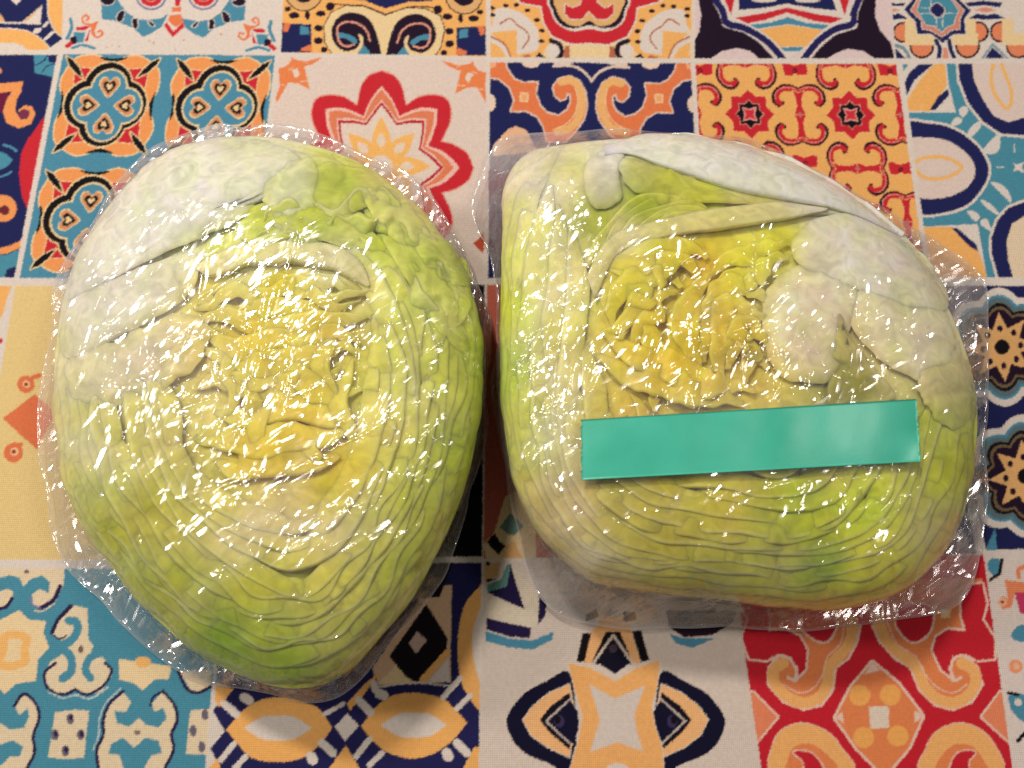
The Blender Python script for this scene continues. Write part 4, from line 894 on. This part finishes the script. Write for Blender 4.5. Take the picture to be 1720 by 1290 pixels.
PR([(1050, 268), (1110, 280), (1200, 315), (1260, 342), (1150, 340), (1080, 330), (1046, 300)], .4, (178, 182, 66), .5, "leaf", 32, .5, 3, .4, None, .8)
PR([(1240, 345), (1330, 345), (1420, 360), (1330, 362), (1260, 362)], -.6, (186, 176, 110), .5, "leaf", 24, .2, 15, .2)
for i, (dx, w_) in enumerate(((0, 22), (16, 20), (34, 20), (54, 22), (76, 24))):
    leaf_edge(right, bodyR, PIG_R, [(985 + dx * .9, 450 - dx * .15), (1000 + dx, 400), (1032 + dx, 358 + dx * .1), (1075 + dx, 328 + dx * .3), (1120 + dx, 322 + dx * .45), (1165 + dx * .8, 345 + dx * .4)], w_, 1.0 - .12 * i, 700 + i, 4.0, "leaf", .25)
for i, p in enumerate(([(1008, 520), (1012, 460), (1050, 412), (1110, 398), (1165, 402), (1192, 430)], [(1022, 545), (1030, 480), (1068, 430), (1120, 418), (1160, 430), (1172, 470)], [(1040, 570), (1048, 505), (1085, 455), (1130, 445), (1150, 480)], [(1062, 590), (1070, 530), (1100, 490), (1135, 490)],
    [(1195, 452), (1150, 480), (1132, 530), (1140, 590), (1165, 640)], [(1300, 500), (1262, 470), (1215, 468), (1180, 500), (1166, 550), (1178, 610)], [(1305, 540), (1270, 500), (1225, 496), (1196, 530), (1190, 590), (1205, 640)], [(1300, 585), (1275, 535), (1240, 530), (1218, 565), (1216, 620)], [(1290, 620), (1270, 575), (1248, 580), (1240, 640)],
    [(1010, 560), (1040, 600), (1085, 635), (1140, 650), (1200, 668), (1270, 660)], [(1000, 600), (1040, 640), (1100, 668), (1170, 682), (1250, 684)], [(1080, 520), (1078, 580), (1096, 640), (1090, 690)], [(1120, 540), (1112, 600), (1130, 660)], [(1000, 470), (1022, 440), (1040, 470), (1032, 530), (1010, 560)])):
    leaf_edge(right, bodyR, PIG_R, p, 58, 1.0 + .25 * math.sin(i * 2.1), 900 + i, 6.0, "heart_leaf", .25, .08, .36, 120)
PR([(1330, 402), (1420, 355), (1512, 390), (1580, 470), (1590, 520), (1520, 522), (1440, 486), (1360, 462)], .35, (246, 242, 216), .92, "stem", 44, .8, 8, .14, "solid white stem cut through", .6)
PR([(1300, 470), (1380, 436), (1440, 484), (1425, 560), (1390, 640), (1310, 630), (1280, 545)], .2, (244, 234, 198), .85, "stem", 34, .8, 9, .2, None, 1.3)
PR([(1450, 482), (1560, 502), (1606, 580), (1570, 645), (1480, 605), (1428, 540)], 0.2, (236, 232, 190), .85, "leaf_rib", 34, 1.0, 10, .22, None, 2.1)
PR([(1405, 500), (1425, 560), (1470, 620), (1500, 670), (1400, 680), (1395, 590)], .2, (140, 136, 60), .6, "leaf", 28, .3, 17, .5, None, 1.4)  # dark leaf colour stands in for the shade of a cavity beside the stem
PR([(1540, 600), (1610, 590), (1638, 660), (1620, 720), (1560, 690)], .8, (196, 188, 130), .5, "leaf", 28, .8, 18, .3)

# ---------------------------------------------------------------- cling film
# relief of the film, two photo pixels a cell: creases drawn out along the pulls, plus a fine crumple
SH = (700, 920)
yy, xx = np.mgrid[0:SH[0], 0:SH[1]] * 2.0 - 40.0
def ridged(wl, ang, stretch, seed): return 1 - np.abs(smooth_noise(SH, wl, ang, stretch, seed))
g_soft = smooth_noise(SH, 60, seed=40)
k1 = ridged(9, math.radians(33), 6, 41) ; k2 = ridged(8, math.radians(62), 6, 42); k3 = ridged(7, math.radians(84), 8, 43); k4 = ridged(9, math.radians(20), 6, 44)
f1 = smooth_noise(SH, 4.2, math.radians(40), 2.2, 45); f2 = smooth_noise(SH, 3.0, math.radians(55), 1.6, 46); f3 = smooth_noise(SH, 9, math.radians(30), 1.5, 47)
def spot(cx, cy, rx, ry): return np.exp(-((xx - cx) / rx) ** 2 - ((yy - cy) / ry) ** 2)
w_vert = np.clip(spot(440, 620, 120, 140) + spot(1130, 600, 160, 120) + .6 * spot(900, 560, 120, 250), 0, 1)
w_diag = np.clip(spot(1300, 520, 200, 130) + spot(480, 880, 260, 140) + spot(250, 650, 220, 260), 0, 1)
w_fine = np.clip(spot(900, 420, 100, 240) + spot(180, 650, 130, 260) + .7 * spot(930, 800, 110, 220), 0, 1)
FILM = .55 * smooth_noise(SH, 34, math.radians(35), 1.6, 47) + .10 * smooth_noise(SH, 15, math.radians(45), 2.5, 46) * (.3 + w_fine)
cr = np.random.default_rng(5)
def crease(x, y, ang, length, width, h):
    n = int(length / 1.2); t = np.linspace(-.5, .5, max(n, 6)); bend = cr.normal(0, .05)
    X = (x + 40 + length * (t * math.cos(ang) + bend * t * t)) / 2; Y = (y + 40 - length * (t * math.sin(ang) - bend * t * t)) / 2
    x0, x1 = int(max(X.min() - 7, 0)), int(min(X.max() + 8, SH[1])); y0, y1 = int(max(Y.min() - 7, 0)), int(min(Y.max() + 8, SH[0]))
    if x1 - x0 < 3 or y1 - y0 < 3: return
    gx_, gy_ = np.meshgrid(np.arange(x0, x1), np.arange(y0, y1))
    ux, uy = math.cos(ang), -math.sin(ang); rx = gx_ - (x + 40) / 2; ry = gy_ - (y + 40) / 2
    al = (rx * ux + ry * uy) * 2 / length; ac = rx * -uy + ry * ux - bend * length / 2 * al ** 2
    FILM[y0:y1, x0:x1] += h * np.exp(-(ac / width) ** 2) * np.clip(1 - np.abs(al * 2) ** 4, 0, 1)
for (cx, cy, rx, ry, n_, a0, sd, l0, l1) in ((230, 640, 130, 260, 150, 42, 16, 20, 70), (430, 600, 90, 130, 70, 74, 12, 30, 130), (470, 880, 200, 150, 170, 30, 12, 25, 110), (560, 560, 160, 260, 120, 45, 22, 15, 60), (480, 1060, 180, 90, 90, 40, 12, 20, 70), (330, 340, 150, 120, 60, 35, 25, 15, 50),
                                              (920, 520, 70, 260, 220, 55, 25, 12, 45), (1150, 580, 160, 120, 130, 68, 22, 20, 80), (1330, 530, 180, 120, 120, 31, 8, 40, 190), (1540, 600, 80, 160, 150, 45, 22, 15, 55), (1470, 850, 110, 90, 120, 58, 12, 20, 80), (1150, 900, 240, 120, 160, 48, 18, 12, 40), (1250, 330, 220, 80, 60, 28, 12, 20, 80)):
    for _ in range(n_ // 3): crease(cr.normal(cx, rx * .7), cr.normal(cy, ry * .6), math.radians(cr.normal(a0, sd)), cr.uniform(l0, l1), cr.uniform(1.1, 2.4), cr.uniform(.10, .34) * cr.choice([1, 1, -1]))
for _ in range(150):
    lx = cr.choice([0, 1]); X0, Y0 = (cr.normal(430, 170), cr.normal(680, 210)) if lx == 0 else (cr.normal(1240, 190), cr.normal(620, 190))
    crease(X0, Y0, math.radians(cr.choice([32, 40, 62, 80, 15]) + cr.normal(0, 6)), cr.uniform(70, 220), cr.uniform(1.2, 1.8), cr.uniform(.16, .34))
VEILN = smooth_noise(SH, 26, math.radians(35), 1.6, 48)

m_film, nt, out = new_mat("cling_film")
at = nt.nodes.new("ShaderNodeAttribute"); at.attribute_name = "veil"
fr = nt.nodes.new("ShaderNodeLayerWeight")
pw = nt.nodes.new("ShaderNodeMath"); pw.operation = 'POWER'; pw.inputs[1].default_value = 5.0; nt.links.new(fr.outputs["Facing"], pw.inputs[0])
fm = nt.nodes.new("ShaderNodeMath"); fm.operation = 'MULTIPLY_ADD'; fm.inputs[1].default_value = 0.35; fm.inputs[2].default_value = 0.13; fm.use_clamp = True
nt.links.new(pw.outputs[0], fm.inputs[0])
tp = nt.nodes.new("ShaderNodeBsdfTransparent"); tp.inputs[0].default_value = (0.985, 0.985, 0.985, 1)
# taut flat facets between the creases, drawn out along the pulls
geo = nt.nodes.new("ShaderNodeNewGeometry"); tc = nt.nodes.new("ShaderNodeTexCoord")
def facets(angle, across, along, k):
    mp = nt.nodes.new("ShaderNodeMapping"); mp.vector_type = 'TEXTURE'
    mp.inputs["Rotation"].default_value = (0, 0, math.radians(angle)); mp.inputs["Scale"].default_value = (along, across, 1)
    nt.links.new(tc.outputs["Object"], mp.inputs[0])
    vo = nt.nodes.new("ShaderNodeTexVoronoi"); vo.voronoi_dimensions = '2D'; vo.inputs["Scale"].default_value = 1.0; vo.inputs["Randomness"].default_value = 1.0
    nt.links.new(mp.outputs[0], vo.inputs["Vector"])
    sb = nt.nodes.new("ShaderNodeVectorMath"); sb.operation = 'SUBTRACT'; sb.inputs[1].default_value = (.5, .5, .5); nt.links.new(vo.outputs["Color"], sb.inputs[0])
    sc = nt.nodes.new("ShaderNodeVectorMath"); sc.operation = 'SCALE'; sc.inputs["Scale"].default_value = k; nt.links.new(sb.outputs[0], sc.inputs[0])
    return sc
fa, fb, fc, fd, fe, ff = facets(34, .0015, .0125, .66), facets(58, .0013, .0062, .72), facets(81, .0014, .0150, .62), facets(8, .0013, .0066, .66), facets(112, .0013, .0052, .66), facets(50, .0009, .0026, .80)
def noise_mask(scale, lo, hi):
    n = nt.nodes.new("ShaderNodeTexNoise"); n.inputs["Scale"].default_value = scale; n.inputs["Detail"].default_value = 1.0; nt.links.new(tc.outputs["Object"], n.inputs["Vector"])
    r = nt.nodes.new("ShaderNodeMapRange"); r.inputs[1].default_value = lo; r.inputs[2].default_value = hi; nt.links.new(n.outputs["Fac"], r.inputs[0]); return r
def pick(mask, p, q):
    m = nt.nodes.new("ShaderNodeMix"); m.data_type = 'VECTOR'; nt.links.new(mask.outputs[0], m.inputs[0]); nt.links.new(p.outputs[0], m.inputs[4]); nt.links.new(q.outputs[0], m.inputs[5])
    w = nt.nodes.new("ShaderNodeVectorMath"); w.operation = 'ADD'; nt.links.new(m.outputs[1], w.inputs[0]); return w
m1 = pick(noise_mask(70, .47, .50), fa, fb); m2 = pick(noise_mask(45, .60, .62), m1, fc); m3 = pick(noise_mask(83, .62, .64), m2, fd); m4 = pick(noise_mask(97, .64, .66), m3, fe)
cm = noise_mask(38, .38, .60); cm.inputs[3].default_value = .40; cm.inputs[4].default_value = 1.05
m5 = pick(noise_mask(52, .56, .58), m4, ff)
ms = nt.nodes.new("ShaderNodeVectorMath"); ms.operation = 'SCALE'; nt.links.new(m5.outputs[0], ms.inputs[0]); nt.links.new(cm.outputs[0], ms.inputs["Scale"])
ca = nt.nodes.new("ShaderNodeAttribute"); ca.attribute_name = "crumple"
def crumpled(v):
    w = nt.nodes.new("ShaderNodeVectorMath"); w.operation = 'SCALE'; nt.links.new(v.outputs[0], w.inputs[0]); nt.links.new(ca.outputs["Fac"], w.inputs["Scale"]); return w
ms = crumpled(ms)
ad = nt.nodes.new("ShaderNodeVectorMath"); ad.operation = 'ADD'; nt.links.new(geo.outputs["Normal"], ad.inputs[0]); nt.links.new(ms.outputs[0], ad.inputs[1])
nm = nt.nodes.new("ShaderNodeVectorMath"); nm.operation = 'NORMALIZE'; nt.links.new(ad.outputs[0], nm.inputs[0])
# a second turn of film over the first, with its own facets
ga, gb, gc = facets(27, .0012, .0095, .80), facets(66, .0011, .0060, .85), facets(45, .0008, .0030, 1.0)
p1 = pick(noise_mask(61, .49, .51), ga, gb); p2 = pick(noise_mask(47, .53, .55), p1, gc)
gd, ge = facets(31, .0009, .034, .46), facets(76, .0009, .030, .46)
p3 = pick(noise_mask(33, .55, .56), p2, gd); p4 = pick(noise_mask(41, .60, .61), p3, ge)
p4 = crumpled(p4)
ad2 = nt.nodes.new("ShaderNodeVectorMath"); ad2.operation = 'ADD'; nt.links.new(geo.outputs["Normal"], ad2.inputs[0]); nt.links.new(p4.outputs[0], ad2.inputs[1])
nm2 = nt.nodes.new("ShaderNodeVectorMath"); nm2.operation = 'NORMALIZE'; nt.links.new(ad2.outputs[0], nm2.inputs[0])
gl2 = nt.nodes.new("ShaderNodeBsdfGlossy"); gl2.inputs["Roughness"].default_value = 0.11; nt.links.new(nm2.outputs[0], gl2.inputs["Normal"])
gl = nt.nodes.new("ShaderNodeBsdfGlossy"); gl.inputs["Roughness"].default_value = 0.11; nt.links.new(nm.outputs[0], gl.inputs["Normal"]); gl.inputs[0].default_value = (1, 1, 1, 1)
g2 = nt.nodes.new("ShaderNodeBsdfGlossy"); g2.inputs["Roughness"].default_value = 0.42
g12 = nt.nodes.new("ShaderNodeMixShader"); g12.inputs[0].default_value = 0.5; nt.links.new(gl.outputs[0], g12.inputs[1]); nt.links.new(gl2.outputs[0], g12.inputs[2])
gm = nt.nodes.new("ShaderNodeMixShader"); gm.inputs[0].default_value = 0.05; nt.links.new(g12.outputs[0], gm.inputs[1]); nt.links.new(g2.outputs[0], gm.inputs[2])
df = nt.nodes.new("ShaderNodeBsdfDiffuse"); df.inputs[0].default_value = (0.90, 0.89, 0.89, 1)
tl = nt.nodes.new("ShaderNodeBsdfTranslucent"); tl.inputs[0].default_value = (0.90, 0.89, 0.89, 1)
hz = nt.nodes.new("ShaderNodeMixShader"); hz.inputs[0].default_value = 0.2
nt.links.new(df.outputs[0], hz.inputs[1]); nt.links.new(tl.outputs[0], hz.inputs[2])
mv = nt.nodes.new("ShaderNodeMixShader"); nt.links.new(at.outputs["Fac"], mv.inputs[0]); nt.links.new(tp.outputs[0], mv.inputs[1]); nt.links.new(hz.outputs[0], mv.inputs[2])
mg = nt.nodes.new("ShaderNodeMixShader"); nt.links.new(fm.outputs[0], mg.inputs[0]); nt.links.new(mv.outputs[0], mg.inputs[1]); nt.links.new(gm.outputs[0], mg.inputs[2])
nt.links.new(mg.outputs[0], out.inputs[0])

SKN = smooth_noise(SH, 16, math.radians(45), 1.8, 60)
def smooth_fold(px, py): return sample(SKN, (px + 40) / 2, (py + 40) / 2)
def film_height(px, py, body, F):
    """the film rests on the leaf rims and slopes to the cloth beyond them"""
    s = F.frac(px, py); th = np.arctan2(py - F.c[1], px - F.c[0])
    d = np.stack([np.cos(th), np.sin(th)], -1)
    lo = np.zeros(np.shape(px)); hi = np.ones(np.shape(px))
    q = body.radius(th) / F.radius(th)          # both outlines share a centre
    over = body.height(px, py) + 0.0030
    z0 = 0.0022
    t = np.clip((s - q) / np.maximum(1 - q, 1e-3), 0, 1)
    fold = smooth_fold(px, py)
    skirt = (Z_RIM + 0.0030) * (1 - t) ** 1.5 + z0 * (1 - (1 - t) ** 1.5) + .0004 * fold * np.sin(np.pi * np.clip(t, 0, 1) ** .6)
    return np.where(s <= q, over, skirt), s, t

CRUMPLED = ((200, 600, 150, 260, .65), (470, 890, 200, 120, .55), (430, 600, 110, 130, .45), (480, 1080, 140, 60, .3), (910, 540, 110, 280, .65), (1160, 560, 150, 130, .45), (1340, 530, 150, 110, .45), (1550, 600, 110, 140, .6), (1480, 850, 110, 90, .65), (960, 820, 110, 120, .4))
def wrap(parent, body, outline, veil, n, pressed):
    F = Outline(outline, body.c)
    rad = np.maximum(F.r, np.interp(F.a, body.a, body.r) * 1.012); F.r = rad
    jr = np.random.default_rng(n + len(outline)); F.r = np.maximum(F.r + sum(jr.normal(0, q_) * np.sin(k_ * F.a + jr.uniform(0, 6)) for k_, q_ in ((4, 3.0), (7, 3.0), (11, 2.4), (16, 1.8), (27, .9), (45, .5))), rad * .985)
    x, y = disc_grid(n); s = np.hypot(x, y); th = np.arctan2(y, x)
    px = F.c[0] + s * F.radius(th) * np.cos(th); py = F.c[1] + s * F.radius(th) * np.sin(th)
    z, s, t = film_height(px, py, body, F)
    rel = sample(FILM, (px + 40) / 2, (py + 40) / 2)
    if pressed is not None:                     # the tape holds the film smooth
        w_ = np.clip(1.3 - np.maximum(np.abs((px - pressed[0]) / pressed[2]), np.abs((py - pressed[1] - pressed[4] * (px - pressed[0])) / pressed[3])), 0, .3) / .3; rel = rel * (1 - .9 * w_) + .08 * w_
    z = np.maximum(z + 0.001 * (rel - .12) * np.clip((1 - s) * 14, .25, 1), 0.0012)
    v = unproject(px, py, z).reshape(-1, 3)
    vl = np.zeros(np.shape(px)) + 0.03
    for (cx, cy, rx, ry, a) in veil: vl += a * np.exp(-((px - cx) / rx) ** 2 - ((py - cy) / ry) ** 2)
    vl = vl * np.clip(1 + .35 * sample(VEILN, (px + 40) / 2, (py + 40) / 2), .3, 2) + (0.085 - .03 * t) * np.clip(t * 8, 0, 1) + .02 * np.clip((s - .965) / .035, 0, 1)
    vl = np.clip(vl, 0.0, .7).ravel()
    cq = np.zeros(np.shape(px)) + .42
    for (cx, cy, rx, ry, a) in CRUMPLED: cq += a * np.exp(-((px - cx) / rx) ** 2 - ((py - cy) / ry) ** 2)
    cq = np.clip(cq * (1 + .25 * sample(VEILN, (px + 40) / 2, (py + 40) / 2)), .25, 1.15).ravel()
    loop = rim_loop(n); rim = v[loop]; base = rim[:, :2].mean(0); k = len(loop)
    V = [v]; A = [vl]; Q = [cq]; Fc = [grid_faces(n, n)]; prev = loop; off = len(v)
    for i in range(1, 9):                       # tucked under, gathered beneath the head
        tt = i / 8
        ring = rim.copy(); ring[:, :2] = base + (rim[:, :2] - base) * (1 - .30 * tt ** 1.5)
        ring[:, 2] = np.maximum(rim[:, 2] * (1 - tt) ** 1.4, 0.0002)
        V.append(ring); A.append(vl[loop] * 0); Q.append(cq[loop]); idx = off + np.arange(k)
        Fc.append(np.stack([prev, np.roll(prev, -1), np.roll(idx, -1), idx], 1)); prev = idx; off += k
    o = mesh_object("plastic_wrap", np.vstack(V), np.vstack(Fc), m_film, parent=parent, veil=np.concatenate(A), crumple=np.concatenate(Q))
    return F

FL = [(330, 216), (370, 203), (410, 207), (450, 206), (530, 222), (610, 250), (680, 295), (735, 350), (780, 415), (810, 490), (822, 560), (824, 640), (818, 720), (802, 800), (778, 880), (748, 950), (706, 1020), (658, 1086), (600, 1146), (540, 1178), (470, 1176), (400, 1160), (330, 1142), (262, 1098), (198, 1045), (142, 985), (104, 920), (78, 850), (64, 780), (62, 700), (70, 620), (85, 540), (100, 470), (140, 400), (190, 322), (240, 265), (290, 232)]
VL = [(150, 560, 100, 240, .12), (260, 400, 160, 140, .04), (470, 890, 130, 80, .13), (330, 640, 150, 150, .05), (120, 800, 50, 200, .08), (180, 1020, 90, 80, .06), (500, 240, 160, 40, .08), (690, 320, 60, 60, .05), (370, 215, 50, 25, .16)]
FLO = wrap(left, bodyL, FL, VL, 400, None)
FRr = [(812, 296), (832, 246), (870, 230), (960, 226), (1050, 219), (1130, 216), (1220, 228), (1300, 250), (1386, 287), (1452, 331), (1522, 376), (1580, 412), (1640, 466), (1662, 540), (1668, 620), (1662, 700), (1652, 760), (1660, 840), (1650, 920), (1634, 980), (1598, 1018), (1540, 1036), (1450, 1050), (1350, 1054), (1260, 1056), (1150, 1062), (1050, 1054), (960, 1040), (912, 1008), (892, 960), (872, 890), (853, 830), (839, 750), (831, 660), (828, 560), (825, 440), (802, 385), (793, 345)]
VR = [(890, 260, 90, 70, .22), (920, 500, 50, 220, .14), (930, 760, 60, 160, .13), (1620, 560, 50, 160, .10), (1590, 920, 70, 90, .10), (980, 970, 120, 60, .09), (1180, 700, 300, 60, .04), (1120, 1020, 200, 50, .04)]
FRO = wrap(right, bodyR, FRr, VR, 400, (1260, 740, 290, 56, -.06))

# ---------------------------------------------------------------- tape
m_tape, nt, out = new_mat("green_tape")
tc = nt.nodes.new("ShaderNodeTexCoord")
nz = nt.nodes.new("ShaderNodeTexNoise"); nz.inputs["Scale"].default_value = 55.0; nz.inputs["Detail"].default_value = 4.0
nt.links.new(tc.outputs["Object"], nz.inputs["Vector"])
cr = nt.nodes.new("ShaderNodeValToRGB")
cr.color_ramp.elements[0].position = 0.30; cr.color_ramp.elements[0].color = (0.045, 0.46, 0.31, 1)
cr.color_ramp.elements[1].position = 0.72; cr.color_ramp.elements[1].color = (0.075, 0.56, 0.40, 1)
nt.links.new(nz.outputs["Fac"], cr.inputs[0])
n2 = nt.nodes.new("ShaderNodeTexNoise"); n2.inputs["Scale"].default_value = 1400.0
nt.links.new(tc.outputs["Object"], n2.inputs["Vector"])
bp = nt.nodes.new("ShaderNodeBump"); bp.inputs["Strength"].default_value = 0.12; bp.inputs["Distance"].default_value = 0.0002; nt.links.new(n2.outputs["Fac"], bp.inputs["Height"])
bs = nt.nodes.new("ShaderNodeBsdfPrincipled"); bs.inputs["Roughness"].default_value = 0.33; bs.inputs["Specular IOR Level"].default_value = 0.45
nt.links.new(cr.outputs[0], bs.inputs["Base Color"]); nt.links.new(bp.outputs[0], bs.inputs["Normal"])
tp = nt.nodes.new("ShaderNodeBsdfTransparent"); tp.inputs[0].default_value = (0.25, 0.75, 0.55, 1)
mt = nt.nodes.new("ShaderNodeMixShader"); mt.inputs[0].default_value = 0.90
nt.links.new(tp.outputs[0], mt.inputs[1]); nt.links.new(bs.outputs[0], mt.inputs[2]); nt.links.new(mt.outputs[0], out.inputs[0])
a, b = np.meshgrid(np.linspace(0, 1, 150), np.linspace(0, 1, 30), indexing='ij')
TL, TR, BR, BL = (np.array(p, float) for p in ((976, 705), (1540, 670), (1546, 775), (977, 806)))
P = (TL * (1 - a[..., None]) + TR * a[..., None]) * (1 - b[..., None]) + (BL * (1 - a[..., None]) + BR * a[..., None]) * b[..., None]
nick = smooth_noise((30,), 2.2, seed=9) if False else np.random.default_rng(4).normal(0, 1.2, 30)
P[0, :, 0] += nick; P[-1, :, 0] += nick[::-1]
px, py = P[..., 0], P[..., 1]
zf, s_, t_ = film_height(px, py, bodyR, FRO)
rel = smooth_noise(SH, 26, math.radians(70), 2.0, 51)
ripple = 0.00008 * sample(rel, (px + 40) / 2, (py + 40) / 2)
curl = 0.0016 * np.clip((a - .93) / .07, 0, 1) ** 2 * np.clip((b - .5) / .5, 0, 1)
top = unproject(px, py, zf + 0.00042 + ripple + curl); bot = unproject(px, py, zf + 0.00030 + ripple + curl)
na, nb = a.shape; g = grid_faces(na, nb); nv = na * nb
idx = np.arange(nv).reshape(na, nb)
edge = np.concatenate([idx[:, 0], idx[-1, 1:], idx[-2::-1, -1], idx[0, -2:0:-1]])
side = np.stack([edge, np.roll(edge, -1), np.roll(edge, -1) + nv, edge + nv], 1)
tape = mesh_object("tape_strip", np.vstack([top.reshape(-1, 3), bot.reshape(-1, 3)]), np.vstack([g, g[:, ::-1] + nv, side]), m_tape)
tape["label"] = "strip of plain green adhesive tape stuck across the cling film"
tape["category"] = "tape"
